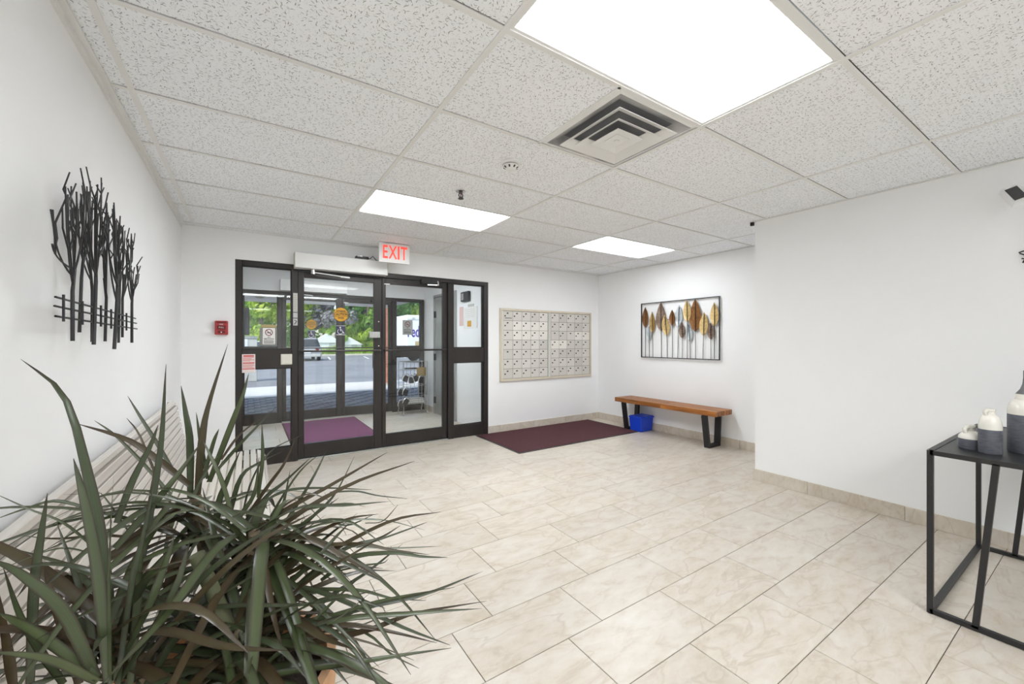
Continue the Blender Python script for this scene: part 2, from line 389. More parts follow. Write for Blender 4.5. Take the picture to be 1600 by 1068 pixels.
# ---- baseboards of cut tile
def baseboard(name, axis, fixed, joints, face, h=0.105, th=0.012):
    r = thing(name, loc=((fixed, joints[0], 0) if axis == 'y' else (joints[0], fixed, 0)), kind='structure')
    for a, b in zip(joints[:-1], joints[1:]):
        g = 0.0012
        if axis == 'y': mb = bx(fixed, fixed + face * th, a + g, b - g, 0, h)
        else: mb = bx(a + g, b - g, fixed, fixed + face * th, 0, h)
        mb.build('baseboard_tile', M['base'], r, bevel=0.0015)
    return r
steps = lambda a, first, b, st=0.613: [a] + [first + st * i for i in range(20) if a + .02 < first + st * i < b - .02] + [b]
baseboard('baseboard_right', 'y', XR, steps(YF, .904 - 4 * .613, YR + .012), -1)
baseboard('baseboard_recess', 'y', XW, steps(YR + .012, 2.616, YB), -1)
baseboard('baseboard_back', 'x', YB, steps(2.865, 3.05, XW - .012), -1)
baseboard('baseboard_left', 'y', XL, steps(YF, -1.2, YB), 1)
baseboard('baseboard_jog', 'x', YR, steps(XR - .012, 4.5, XW - .012), 1)
baseboard('baseboard_vestibule', 'y', VR, [6.98, 7.48], -1)

# ================================================================== STOREFRONTS
SGLASS = 0.0
def storefront(y, n, ztop, inner):
    """aluminium frame, two door leaves and two sidelights; front face at y"""
    d = 0.10; fr = thing('trim_%d' % (4 if inner else 5), loc=((FX0 + FX1) / 2, y, 0), kind='structure')
    k = ztop - FZ
    for nm, a in (('jamb', (FX0, -.052, y, y + d, 0, ztop)), ('jamb', (2.792, FX1, y, y + d, 0, ztop)),
                  ('mullion', (.398, .458, y, y + d, 0, ztop - .056)), ('mullion', (2.243, 2.325, y, y + d, 0, ztop - .056)),
                  ('head', (-.052, 2.792, y, y + d, ztop - .056, ztop)), ('threshold', (.458, 2.243, y - .005, y + d, 0, .012))):
        bx(*a).build(nm, M['bronze'] if nm != 'threshold' else M['steel'], fr, bevel=0.003)
    # sidelights
    for i, (a, b) in enumerate(((-.052, .398), (2.325, 2.792))):
        w = thing('window_%d' % (n + i), loc=((a + b) / 2, y, 0), kind='structure')
        bx(a, b, y + .01, y + d - .01, 0, .165).build('sill_rail', M['bronze'], w, bevel=0.003)
        bx(a, b, y + .005, y + d - .005, 1.02, 1.225).build('mid_panel', M['bronze'], w, bevel=0.003)
        for z0, z1 in ((.165, 1.02), (1.225, ztop - .056)):
            bx(a, b, y + .045, y + .051, z0, z1).build('glass_pane', M['glass'], w)
            mb = MB()
            for q in ((a, a + .008, z0, z1), (b - .008, b, z0, z1), (a, b, z1 - .008, z1), (a, b, z0, z0 + .008)): mb.box(q[0], q[1], y + .036, y + .06, q[2], q[3])
            mb.build('glazing_bead', M['bronze'], w)
    # leaves
    zb, zt = .014, ztop - .062
    for i, (a, b, sl_, sr) in enumerate(((.462, 1.374, .060, .093), (1.378, 2.240, .045, .062))):
        dd = thing('door_%d' % (n + i), loc=(a, y + .03, 0), kind='structure')
        y0, y1 = y + .028, y + .075
        bx(a, a + sl_, y0, y1, zb, zt).build('stile', M['bronze'], dd, bevel=0.003)
        bx(b - sr, b, y0, y1, zb, zt).build('stile', M['bronze'], dd, bevel=0.003)
        bx(a + sl_, b - sr, y0, y1, zb, .168).build('bottom_rail', M['bronze'], dd, bevel=0.003)
        bx(a + sl_, b - sr, y0, y1, zt - .068, zt).build('top_rail', M['bronze'], dd, bevel=0.003)
        bx(a + sl_, b - sr, y + .048, y + .054, .168, zt - .068).build('glass_pane', M['glass'], dd)
        pb = MB().tube([(a + .02, y - .012, 1.2), (b - .02, y - .012, 1.2)], .011, 8)
        for x in (a + .03, b - .03): pb.box(x - .012, x + .012, y - .012, y0, 1.19, 1.21)
        pb.build('push_bar', M['bronze'], dd, smooth=2)
        hx = b - .075 if i == 0 else a + .03
        hb = MB().bar((hx, y1 + .035, .98), (hx, y1 + .035, 1.16), .03, .012)
        for z in (1.0, 1.14): hb.box(hx - .008, hx + .008, y1, y1 + .035, z - .008, z + .008)
        hb.build('pull_handle', M['bronze'], dd)
        if inner and i == 0:
            bx(1.222, 1.345, y - .004, y0, 1.352, 1.428).build('lock_box', M['steel'], dd, bevel=0.004)
            bb = MB()
            for z in (1.55, 1.255): bb.lathe([(.008, 0), (.008, .006)], 10, (1.335, y0, z), '-y')
            bb.build('rivet', M['chrome'], dd)
        if i == 1:
            cl = bx(1.86, 2.10, y - .03, y0, zt - .035, zt + .03).build('door_closer', M['black_plastic'], dd, bevel=0.006)
            MB().bar((2.08, y - .02, zt + .012), (2.09, y - .02, zt - .045), .014, .03).bar((2.09, y - .02, zt - .04), (1.93, y - .05, zt - .05), .012, .012).build('closer_arm', M['chrome'], cl)
            bx(1.40, 1.47, y0 - .012, y0, zt - .078, zt - .066).build('latch_plate', M['steel'], dd)
    return fr
storefront(YB - .004, 1, FZ, True)
storefront(YO, 3, 2.122, False)
# steel side door in the vestibule
dv = thing('door_5', loc=(VR, 6.52, 0), kind='structure')
bx(VR - .012, VR, 6.10, 6.95, .012, 2.10).build('steel_leaf', M['steel'], dv, bevel=0.002)
bx(VR - .03, VR, 6.05, 6.10, 0, 2.15).box(VR - .03, VR, 6.95, 6.99, 0, 2.15).box(VR - .03, VR, 6.10, 6.95, 2.105, 2.15).build('door_frame', M['steel'], dv)
for z in (.25, 1.03, 1.80): MB().tube([(VR - .022, 6.955, z - .06), (VR - .022, 6.955, z + .06)], .011, 8).box(VR - .018, VR - .010, 6.90, 6.95, z - .06, z + .06).build('hinge', M['black'], dv)
MB().lathe([(.024, 0), (.024, .01), (.012, .02), (.012, .045), (.026, .055), (.026, .075)], 12, (VR - .09, 6.16, 1.0), 'x').build('door_knob', M['chrome'], dv, smooth=2)

# ================================================================== CEILING FITTINGS
LAB = ['large lit ceiling panel directly beside the square air vent', 'lit ceiling panel in front of the exit sign, left of the small far one', 'small-looking lit ceiling panel above the mailboxes and recess corner', 'added fill light panel behind the viewpoint, nearer the left wall', 'added fill light panel behind the viewpoint, away from the left wall']
for q in LIGHTS: pass
LIGHTS.sort(key=lambda q: (q[0] > 3, q[2])); order = {}
for x0, x1, y0, y1 in LIGHTS:
    if y0 < 0: lab = LAB[3 if x0 < .7 else 4]  # panels behind the viewpoint are added fill lights
    elif x0 > 3: lab = LAB[2]
    elif y0 < 1.3: lab = LAB[0]
    else: lab = LAB[1]
    li = thing('ceiling_light', lab, 'ceiling light', ((x0 + x1) / 2, (y0 + y1) / 2, CEIL), group='recessed ceiling light panels')
    a, b, c, d = x0 + FW - .003, x1 - FW + .003, y0 + FW - .003, y1 - FW + .003; w = .016; mb = MB()
    for q in ((a, b, c, c + w), (a, b, d - w, d), (a, a + w, c + w, d - w), (b - w, b, c + w, d - w)): mb.box(q[0], q[1], q[2], q[3], CEIL + .0045, CEIL + .03)
    mb.build('frame', M['white_metal'], li)
    bx(a + w, b - w, c + w, d - w, CEIL + .012, CEIL + .018).build('diffuser', M['panel_' + ('behind' if y0 < 0 else 'far' if x0 > 3 else 'near' if y0 < 1.3 else 'mid')], li)
for y0_, lb in ((5.25, 'added vestibule fill light panel nearer to the inner doors'), (5.92, 'added vestibule fill light panel nearer to the outer doors')):  # two added panels that brighten the vestibule, no visible counterpart
    vl = thing('ceiling_light', lb, 'ceiling light', (1.4, y0_ + .3, CEIL - .016), group='recessed ceiling light panels')
    bx(.78, 2.02, y0_ - .01, y0_ + .61, CEIL - .012, CEIL).build('frame', M['white_metal'], vl)
    bx(.80, 2.0, y0_ + .01, y0_ + .59, CEIL - .016, CEIL - .012).build('diffuser', M['panel_vest'], vl)
# air vent
vx, vy = (VENT[0] + VENT[1]) / 2, (VENT[2] + VENT[3]) / 2
ve = thing('air_vent', 'white square louvred air vent in the ceiling, dusty grey inside', 'vent', (vx, vy, CEIL))
def sqring(r0, z0, r1, z1, th=.003):
    mb = MB(); q = [(-1, -1), (1, -1), (1, 1), (-1, 1)]
    vs = [(vx + a * r0, vy + b * r0, z0) for a, b in q] + [(vx + a * r1, vy + b * r1, z1) for a, b in q]
    vs += [(x, y, z + th) for x, y, z in vs]
    fs = [(i, (i + 1) % 4, 4 + (i + 1) % 4, 4 + i) for i in range(4)] + [(8 + i, 12 + i, 12 + (i + 1) % 4, 8 + (i + 1) % 4) for i in range(4)]
    fs += [(i, 8 + i, 8 + (i + 1) % 4, (i + 1) % 4) for i in range(4)] + [(4 + i, 4 + (i + 1) % 4, 12 + (i + 1) % 4, 12 + i) for i in range(4)]
    return mb.add(vs, fs)
sqring(.294, CEIL + .006, .272, CEIL + .002).build('frame', M['white_metal'], ve)
M['vent_dust'] = m_noisy('dusty_duct', (0.24, 0.24, 0.25, 1), (0.60, 0.60, 0.60, 1), 5, 0.8)
sqring(.272, CEIL + .002, .205, CEIL + .034).build('duct_throat', M['vent_dust'], ve)
bx(vx - .21, vx + .21, vy - .21, vy + .21, CEIL + .034, CEIL + .040).build('duct_back', mat('duct_grey', (.20, .20, .21, 1), .8), ve)
for r0, r1, z in ((.222, .168, CEIL - .020), (.160, .112, CEIL - .027), (.100, .0, CEIL - .032)):
    if r1 > 0: sqring(r0, z, r1, z + .028).build('louvre', M['white_metal'], ve)
    else:
        c = sqring(r0, z, .03, z + .012).box(vx - .05, vx + .05, vy - .05, vy + .05, z + .006, z + .010).build('louvre', M['white_metal'], ve)
        MB().lathe([(.014, 0), (.014, .008)], 14, (vx, vy, z + .0)).build('adjuster_knob', M['white_metal'], c)
# smoke detector
px, py = 1.394, 2.15
sd = thing('smoke_detector', 'round white smoke detector on the ceiling', 'smoke detector', (px, py, CEIL))
MB().lathe([(.060, 0), (.062, -.012), (.055, -.020)], 28, (px, py, CEIL + .004)).build('base', M['white_metal'], sd, smooth=2)
MB().lathe([(.040, -.016), (.040, -.022)], 24, (px, py, CEIL)).build('smoke_slots', M['black_plastic'], sd)
MB().lathe([(.050, -.022), (.048, -.028), (.040, -.034), (.030, -.045), (.022, -.048)], 28, (px, py, CEIL)).build('dome', M['white_metal'], sd, smooth=2)
mb = MB()
for i in range(8):
    a = i * math.pi / 4; mb.bar((px + .030 * math.cos(a), py + .030 * math.sin(a), CEIL - .040), (px + .047 * math.cos(a), py + .047 * math.sin(a), CEIL - .030), .010, .004)
mb.build('vent_slot', M['black_plastic'], sd)
# sprinkler
px, py = 1.345, 2.768
sp = thing('sprinkler_head', 'small dark pendant sprinkler head with chrome ceiling ring', 'sprinkler', (px, py, CEIL))
MB().lathe([(.036, .0), (.036, -.004), (.018, -.010)], 20, (px, py, CEIL + .002)).build('escutcheon', M['chrome'], sp, smooth=2)
M['bulb_red'] = mat('dark_red_bulb', (0.12, 0.01, 0.01, 1), 0.2)
MB().tube([(px - .007, py, CEIL - .01), (px - .017, py, CEIL - .03), (px - .006, py, CEIL - .05)], .0045, 6).tube([(px + .007, py, CEIL - .01), (px + .017, py, CEIL - .03), (px + .006, py, CEIL - .05)], .0045, 6).build('yoke', M['black'], sp)
MB().tube([(px, py, CEIL - .01), (px, py, CEIL - .05)], .004, 8).build('glass_bulb', M['bulb_red'], sp)
MB().lathe([(.020, -.050), (.022, -.055)], 16, (px, py, CEIL)).build('deflector', M['black'], sp)

# ================================================================== BACK WALL FITTINGS
YW = YB - .0045
ex = thing('exit_sign', 'white lit exit sign with red letters above the double doors', 'sign', (1.415, 4.67, 2.21))
bx(1.246, 1.584, 4.65, 4.705, 2.217, 2.430).build('housing', M['exit_white'], ex, bevel=0.004)
bx(1.238, 1.592, 4.642, 4.65, 2.210, 2.434).build('face_plate', M['exit_white'], ex, bevel=0.003)
bx(1.30, 1.54, 4.655, 4.70, 2.430, 2.4365).build('canopy_bracket', M['black'], ex)
for ch, x in zip('EXIT', (1.306, 1.394, 1.461, 1.524)):
    text('letter', ch, .212, M['exit_red'], ex, (x, 4.641, 2.322), sx=.60 if ch != 'I' else .8, depth=.0015, bold=.003)
op = thing('door_operator', 'long white automatic door operator box above the left leaf', 'door opener', (.93, 4.94, 2.114))
bx(.419, 1.398, 4.87, YB - .002, 2.10, 2.262).build('housing', M['white_metal'], op, bevel=0.004)
for x in (.417, 1.396): bx(x, x + .006, 4.868, YB - .002, 2.098, 2.264).build('end_cap', M['cream'], op)
MB().lathe([(.022, 0), (.022, -.03), (.028, -.034), (.028, -.052)], 14, (.60, 4.93, 2.10)).build('spindle', M['chrome'], op, smooth=2)
MB().bar((.60, 4.925, 2.067), (.90, 4.91, 2.044), .028, .010).bar((.88, 4.905, 2.042), (.98, 4.915, 2.040), .018, .018).build('drive_arm', M['white_metal'], op, bevel=.002)
sn = thing('motion_sensor', 'small black motion sensor with a cable on the white operator box', 'sensor', (1.115, 4.93, 2.2622))
bx(1.045, 1.19, 4.905, 4.96, 2.2625, 2.302).build('sensor_body', M['black_plastic'], sn, bevel=.005)
bx(1.06, 1.12, 4.898, 4.91, 2.292, 2.312).build('sensor_lens', M['steel'], sn, bevel=.003)
MB().tube([(1.185, 4.93, 2.275), (1.22, 4.94, 2.295), (1.247, 4.95, 2.325), (1.27, 4.95, 2.30), (1.30, 4.95, 2.268)], .004, 6).build('cable', M['black_plastic'], sn, smooth=True)
# the same operator on the outer doors
op2 = thing('door_operator', 'white operator box on the outer doors, seen through the glass', 'door opener', (.93, 7.44, 2.124))
bx(.428, 1.433, 7.37, YO - .002, 2.126, 2.30).build('housing', M['white_metal'], op2, bevel=0.004)
MB().lathe([(.022, 0), (.022, -.03), (.028, -.034), (.028, -.052)], 14, (.60, 7.43, 2.126)).build('spindle', M['chrome'], op2, smooth=2)
MB().bar((.60, 7.425, 2.09), (.90, 7.41, 2.066), .028, .010).build('drive_arm', M['white_metal'], op2)
# fire alarm
fa = thing('fire_alarm_pull', 'red fire alarm pull station on the wall left of the doors', 'fire alarm', (-.222, 4.98, 1.375))
bx(-.276, -.168, 4.955, YB - .001, 1.375, 1.513).build('backplate', M['red'], fa, bevel=.006)
M['dark_red'] = mat('dark_red', (0.16, 0.008, 0.01, 1), 0.4); M['sign_white'] = mat('sign_white', (0.78, 0.78, 0.77, 1), 0.5)
bx(-.262, -.182, 4.948, 4.956, 1.489, 1.505).build('top_band', M['dark_red'], fa)
bx(-.258, -.186, 4.944, 4.956, 1.425, 1.468).build('pull_bar', M['dark_red'], fa, bevel=.003)
text('lettering', 'FIRE', .017, M['sign_white'], fa, (-.222, 4.954, 1.477), depth=.0005)
text('lettering', 'PULL', .019, M['sign_white'], fa, (-.222, 4.943, 1.447), depth=.0005)
bx(-.252, -.192, 4.947, 4.956, 1.388, 1.414).build('pull_handle', M['dark_red'], fa, bevel=.003)
MB().prism([(-.229, 4.946, 1.405), (-.222, 4.946, 1.389), (-.215, 4.946, 1.405)], (0, .002, 0)).build('arrow', M['sign_white'], fa)

# ---- signs on the glass and frame
M['yellow'] = m_noisy('amber_sticker', srgb(206, 148, 8), srgb(216, 160, 12), 30, 0.45)
M['ink'] = mat('black_ink', (0.03, 0.025, 0.02, 1), 0.6); M['navy'] = mat('navy_sticker', (0.028, 0.030, 0.075, 1), 0.5)
M['grey_sign'] = mat('grey_sign', (0.50, 0.50, 0.48, 1), 0.5); M['pink_ink'] = mat('red_ink', (0.62, 0.10, 0.09, 1), 0.6); M['paper'] = mat('paper', (0.80, 0.79, 0.77, 1), 0.7)
M['tan_paper'] = mat('tan_paper', (0.42, 0.34, 0.16, 1), 0.7)
def caution(x, z, r, y, label):
    t = thing('caution_sign', label, 'sign', (x, y, z - r), group='round caution stickers')
    ell(MB(), (x, y, z), r, r, 32).build('disc', M['yellow'], t)
    ell(MB(), (x, y - .001, z), r, r, 32, .001, .955).box(x - r * .92, x + r * .92, y - .001, y, z + r * .25, z + r * .30).box(x - r * .92, x + r * .92, y - .001, y, z - r * .30, z - r * .25).build('black_rules', M['ink'], t)
    for s, q, dz in (('AUTOMATIC', .23, .47), ('CAUTION', .43, 0), ('DOOR', .27, -.50)): text('lettering', s, r * q, M['ink'], t, (x, y - .001, z + r * dz), sx=.93, depth=.0005, bold=.0012)
caution(.908, 1.622, .083, 5.04, 'larger round amber caution sticker on the inner left door')
caution(.894, 1.597, .083, 7.54, 'smaller-looking amber caution sticker on the outer door, left of the larger')
def wheelchair(x0, x1, z0, z1, y, label):
    t = thing('accessibility_sign', label, 'sign', ((x0 + x1) / 2, y, z0), group='square wheelchair stickers')
    bx(x0, x1, y, y + .002, z0, z1).build('panel', M['navy'], t)
    s = z1 - z0; cx, cz = (x0 + x1) / 2, (z0 + z1) / 2; P = lambda a, b: (cx + a * s, y - .0004, cz + b * s)
    ell(MB(), P(-.05, .30), .075 * s, .075 * s, 12, .001).build('symbol_head', M['sign_white'], t)
    pts = [P(-.05 + .27 * math.cos(a), -.12 + .27 * math.sin(a)) for a in [math.radians(q) for q in range(125, 351, 25)]]
    mb = MB().tube(pts, .028 * s, 5).tube([P(-.05, .2), P(-.03, -.05), P(.17, -.05), P(.29, -.31), P(.37, -.27)], .035 * s, 5).tube([P(-.05, .09), P(.12, .09)], .025 * s, 5)
    mb.build('symbol_wheelchair', M['sign_white'], t)
    for q in ((z0, z0 + .006), (z1 - .004, z1)): bx(x0, x1, y - .0006, y, q[0], q[1]).build('white_border', M['sign_white'], t)
wheelchair(.856, .956, 1.383, 1.492, 5.04, 'navy wheelchair sticker under the larger caution sticker')
wheelchair(.840, .948, 1.366, 1.497, 7.54, 'navy wheelchair sticker on the outer door under the smaller caution sticker')
def nosmoke(x0, x1, z0, z1, y, label, m):
    t = thing('no_smoking_sign', label, 'sign', ((x0 + x1) / 2, y, z0), group='no smoking signs')
    w = x1 - x0; h = z1 - z0; cx, cz = (x0 + x1) / 2, z0 + h * .72; r = w * .29
    bx(x0, x1, y, y + .003, z0, z1).build('panel', m, t)
    mb = ell(MB(), (cx, y - .001, cz), r, r, 24, .001, .80); mb.bar((cx - r * .62, y - .0005, cz + r * .62), (cx + r * .62, y - .0005, cz - r * .62), r * .18, .001, (0, 1, 0))
    mb.build('prohibition_ring', M['dark_red'], t)
    mb = MB().bar((cx - r * .55, y - .0003, cz - r * .12), (cx + r * .45, y - .0003, cz - r * .12), r * .22, .001, (0, 1, 0)).tube([(cx + r * .42, y, cz), (cx + r * .55, y, cz + r * .2), (cx + r * .35, y, cz + r * .4)], r * .06, 4)
    mb.build('cigarette', M['ink'], t)
    text('lettering', 'NO', w * .14, M['ink'], t, (cx, y - .0006, z0 + h * .44), depth=.0004, bold=.0004)
    text('lettering', 'SMOKING', w * .165, M['ink'], t, (cx, y - .0006, z0 + h * .34), depth=.0004, bold=.0004)
    mb = MB()
    for i in range(4): mb.box(x0 + w * .12, x1 - w * (.12 + .05 * (i % 2)), y - .0006, y, z0 + h * (.07 + .055 * i), z0 + h * (.095 + .055 * i))
    mb.build('small_print', M['ink'], t)
    mb = MB()
    for q in ((x0, x0 + .004, z0, z1), (x1 - .004, x1, z0, z1), (x0, x1, z0, z0 + .004), (x0, x1, z1 - .004, z1)): mb.box(q[0], q[1], y - .0005, y, q[2], q[3])
    mb.build('border', M['ink'], t)
    return t
ns = nosmoke(.125, .25, 1.272, 1.456, 5.038, 'white no smoking sign on the left sidelight with tan tape above', M['paper'])
bx(.118, .254, 5.036, 5.037, 1.457, 1.487).build('tape', M['tan_paper'], ns)
bx(.103, .262, 5.0415, 5.0425, 1.262, 1.452).build('backing_sheet', M['grey_sign'], ns)
nosmoke(2.45, 2.64, 1.44, 1.715, 7.535, 'grey no smoking sign on the outer right sidelight', M['grey_sign'])
st = thing('door_instruction_strip', 'narrow silver label strip with a hand symbol on the left door post', 'label', (.434, YB - .006, 1.48))
for z0, z1 in ((1.630, 1.836), (1.566, 1.622), (1.482, 1.558)): bx(.412, .456, YB - .0062, YB - .004, z0, z1).build('label_plate', M['grey_sign'], st)
mb = MB().tube([(.424, YB - .0066, 1.495), (.436, YB - .0066, 1.512), (.446, YB - .0066, 1.528), (.424, YB - .0066, 1.54)], .004, 4); mb.build('hand_symbol', M['ink'], st)
mb = MB()
for i in range(9): mb.box(.418, .45 - .004 * (i % 3), YB - .0064, YB - .006, 1.645 + i * .02, 1.650 + i * .02)
mb.build('small_print', M['tan_paper'], st)
rn = thing('notice', 'white notice with red print on the dark left sidelight panel', 'notice', (.006, YB - .006, .985))
bx(-.052, .064, YB - .008, YB - .0045, .985, 1.176).build('sheet', mat('pink_white_paper', (0.78, 0.70, 0.68, 1), 0.6), rn)
mb = MB(); zz = 1.165
for i, (h, g, a, b) in enumerate(((.016, .008, -.04, .052), (.005, .006, -.045, .05), (.005, .006, -.045, .03), (.005, .006, -.045, .054), (.005, .012, -.045, .02), (.012, .008, -.045, .056), (.004, .006, -.045, .05), (.004, .006, -.045, .056), (.004, .006, -.045, .04), (.004, .008, -.045, .05), (.010, 0, -.048, .06))):
    mb.box(a, b, YB - .0086, YB - .008, zz - h, zz); zz -= h + g
mb.build('red_print', M['pink_ink'], rn)
sw = thing('door_push_plate', 'blank cream push plate at the right of the left sidelight panel', 'switch', (.348, YB - .006, 1.058))
bx(.294, .402, YB - .018, YB - .0045, 1.058, 1.172).build('box', M['cream'], sw, bevel=.004)
bx(.305, .391, YB - .021, YB - .017, 1.069, 1.161).build('plate', M['cream'], sw, bevel=.002)

# ---- mailboxes
mbx = thing('mailbox_bank', 'wall bank of seventy small silver mailbox doors in a tan frame', 'mailboxes', (3.94, YB, .73))
x0, x1, z0, z1 = 3.045, 4.844, .73, 1.792
fm = MB()
for q in ((x0, x1, z1 - .034, z1), (x0, x1, z0, z0 + .034), (x0, x0 + .036, z0 + .034, z1 - .034), (x1 - .030, x1, z0 + .034, z1 - .034)): fm.box(q[0], q[1], YB - .028, YB - .001, q[2], q[3])
fm.build('frame', M['tan_frame'], mbx, bevel=.003)
bx(x0 + .036, x1 - .03, YB - .006, YB - .001, z0 + .034, z1 - .034).build('back_panel', mat('mailbox_joint', (0.16, 0.15, 0.13, 1), 0.6), mbx)
bx(3.928, 3.950, YB - .020, YB - .006, z0 + .034, z1 - .034).box(3.954, 3.976, YB - .020, YB - .006, z0 + .034, z1 - .034).build('divider', M['mailbox'], mbx, bevel=.002)
h = (z1 - z0 - .072) / 7; lk = None
dw = {}
cA = [3.104 + (3.922 - 3.104) / 5 * i for i in range(6)]; cB = [3.985 + (4.810 - 3.985) / 5 * i for i in range(6)]
TONES = [mat('aluminium_tone_%d' % i, (v * 1.0, v * .965, v * .90, 1), .5, .2) for i, v in enumerate((.60, .64, .69, .74, .82))]
LK = MB().lathe([(.0115, 0), (.0105, .003)], 10, (0, 0, 0), '-y').mesh('lock', (0, 0, 0), M['ink'])
PL = ell(MB(), (0, 0, 0), .016, .010, 10, .0015).mesh('number_plate', (0, 0, 0), M['ink'])
bx(3.083, 3.104, YB - .013, YB - .006, z0 + .036, z1 - .036).build('end_strip', M['mailbox'], mbx)
dm = {}
for u, cc in enumerate((cA, cB)):
    for i in range(5):
        for r in range(7):
            a, b = cc[i] + .0025, cc[i + 1] - .0025; zc = z1 - .036 - h * (r + .5)
            ti = random.choice((0, 1, 1, 2, 2)) if u else random.choice((1, 2, 2, 3))
            if (u, r) in ((0, 1), (0, 2)) and i > 0: ti = 4
            if (u, r, i) in ((1, 2, 3), (1, 2, 4), (1, 3, 0), (1, 3, 1)): ti = 4
            key = (u, ti)
            if key not in dm: dm[key] = bx(-(b - a) / 2, (b - a) / 2, -.0135, -.006, -h / 2 + .0025, h / 2 - .0025).mesh('mailbox_door', (0, 0, 0), TONES[ti], bevel=.0015)
            o = inst('mailbox_door', dm[key], mbx, ((a + b) / 2, YB, zc))
            inst('number_plate', PL, o, ((a + b) / 2 - .008, YB - .0148, zc + h * .27))
            if (u, i, r) not in ((1, 2, 2), (1, 0, 2), (0, 0, 4)): inst('lock', LK, o, (a + .028, YB - .0135, zc - h * .02))
            if (u, i, r) == (0, 0, 0): bx(a + .025, b - .012, YB - .0145, YB - .013, zc - h * .27, zc - h * .21).build('mail_slot', M['ink'], o, )

# ================================================================== RECESS WALL: art, bench, bin, mat
ar = thing('leaf_wall_art', 'black framed metal wall art of tall rust, gold and silver leaves', 'wall art', (5.01, 3.46, 1.07))
xa = 5.005
A = lambda x, y, dx=0: onx(990 + x / 8.213, 450 + y / 8.213, xa - dx)
c4 = [(xa, 4.069, 1.878), (xa, 2.857, 1.879), (xa, 2.857, 1.075), (xa, 4.069, 1.075)]
fm = MB()
for i in range(4):
    p, q = Vector(c4[i]), Vector(c4[(i + 1) % 4]); e = (q - p).normalized() * .0055; fm.bar(p - e, q + e, .011, .016, (1, 0, 0))
fm.build('frame', M['black'], ar)
LC = {'rust': m_noisy('rust_leaf', srgb(112, 74, 42), srgb(156, 106, 58), 30, .45, .3, .4), 'gold': m_noisy('gold_leaf', srgb(206, 174, 112), srgb(228, 202, 146), 20, .4, .2, .4),
      'tan': m_noisy('tan_leaf', srgb(160, 126, 72), srgb(196, 164, 104), 20, .4, .2, .4), 'brown': m_noisy('umber_leaf', srgb(96, 72, 56), srgb(168, 146, 130), 14, .5, .3, .3), 'silver': m_noisy('silver_leaf', srgb(196, 204, 208), srgb(220, 226, 232), 16, .4, .2, .4)}
LEAF = [((152, 250), (152, 515), 40, 'rust', 153, 882), ((200, 480), (200, 680), 33, 'silver', 202, 882), ((240, 305), (245, 580), 37, 'tan', 247, 884), ((352, 185), (355, 560), 65, 'brown', 356, 886),
        ((400, 345), (428, 620), 50, 'gold', 432, 888), ((495, 282), (497, 492), 38, 'rust', 497, 890), ((587, 220), (575, 500), 50, 'silver', 565, 892), ((622, 445), (625, 650), 42, 'brown', 624, 895),
        ((685, 160), (690, 445), 50, 'gold', 688, 900), ((705, 450), (725, 690), 42, 'silver', 728, 900), ((793, 145), (793, 570), 75, 'rust', 795, 905), ((907, 312), (897, 620), 57, 'gold', 888, 905),
        ((1038, 185), (1040, 500), 55, 'gold', 1038, 908), ((990, 445), (993, 670), 43, 'brown', 993, 908)]
for k, (tp, bt, hw, c, sx_, sy_) in enumerate(LEAF):
    dx = .004 + .006 * (k % 3)
    T, B, S = A(*tp, dx), A(*bt, dx), A(sx_, sy_); ax = T - B; n = 14; mb = MB()
    wy = abs((A(tp[0] + hw, (tp[1] + bt[1]) / 2) - A(tp[0], (tp[1] + bt[1]) / 2)).y); S.x = xa; top = []
    vs = []; fs = []
    for i in range(n + 1):
        s = i / n; p = B + ax * s; w = wy * (math.sin(math.pi * s ** .82) ** .85 if 0 < s < 1 else 0) + .0005
        for j, q in enumerate((-1, -.5, 0, .5, 1)):
            vs.append(p + Vector((-.010 * abs(q) ** 2 + .004, -w * q, .012 * abs(q) * (1 if s < .6 else .4))))
    for i in range(n):
        for j in range(4): fs.append((i * 5 + j, i * 5 + j + 1, i * 5 + j + 6, i * 5 + j + 5))
    m2 = len(vs); vs += [v + Vector((.0025, 0, 0)) for v in vs]; fs += [tuple(reversed([i + m2 for i in f])) for f in fs]
    lf = MB().add(vs, fs).build('leaf', LC[c], ar, smooth=True)
    lf['label'] = {'rust': 'rust brown', 'gold': 'pale gold', 'tan': 'tan gold', 'brown': 'dark umber', 'silver': 'silver grey'}[c] + ' metal leaf'
    MB().tube([B + ax * .93 + Vector((-.004, 0, 0)), B + Vector((-.003, 0, 0)), B + (S - B) * .3, S], .0042, 6).build('stem', M['black'], ar)
    mb = MB()
    for i in range(4, n - 2, 2):
        s = i / n; p = B + ax * s; w = wy * math.sin(math.pi * s ** .82) ** .85
        for q in (-1, 1): mb.bar(p + Vector((-.0015, 0, 0)), p + Vector((-.0075, -w * .85 * q, .022)), .003, .002)
    mb.build('leaf_vein', LC['tan'] if c in ('gold', 'tan') else M['black'] if c in ('brown',) else LC[c], lf)
MB().tube([A(358, 398), A(460, 398)], .003, 5).build('wire', M['black'], ar)

be = thing('wooden_bench', 'warm brown slatted wood bench with black metal legs under the leaf art', 'bench', (4.95, 3.58, 0))
zt, zb = .472, .412
for i in range(6):
    a = 4.632 + i * .0605
    for y0, y1 in ((2.69, 3.46), (3.466, 4.265)): bx(a + .001, a + .0575, y0, y1, zb, zt).build('slat', M['wood'], be, bevel=.003)
for y in (2.86, 4.13): bx(4.65, 4.975, y - .02, y + .02, zb - .012, zb).build('cross_rail', M['black'], be)
for y in (2.86, 4.13):
    for a, b in ((4.745, 4.68), (4.955, 4.985)): MB().bar((a, y, .0), (b, y, zb - .012), .032, .07, (0, 1, 0)).build('leg', M['black'], be)
    bx(4.745, 4.955, y - .035, y + .035, 0, .030).build('foot_bar', M['black'], be)
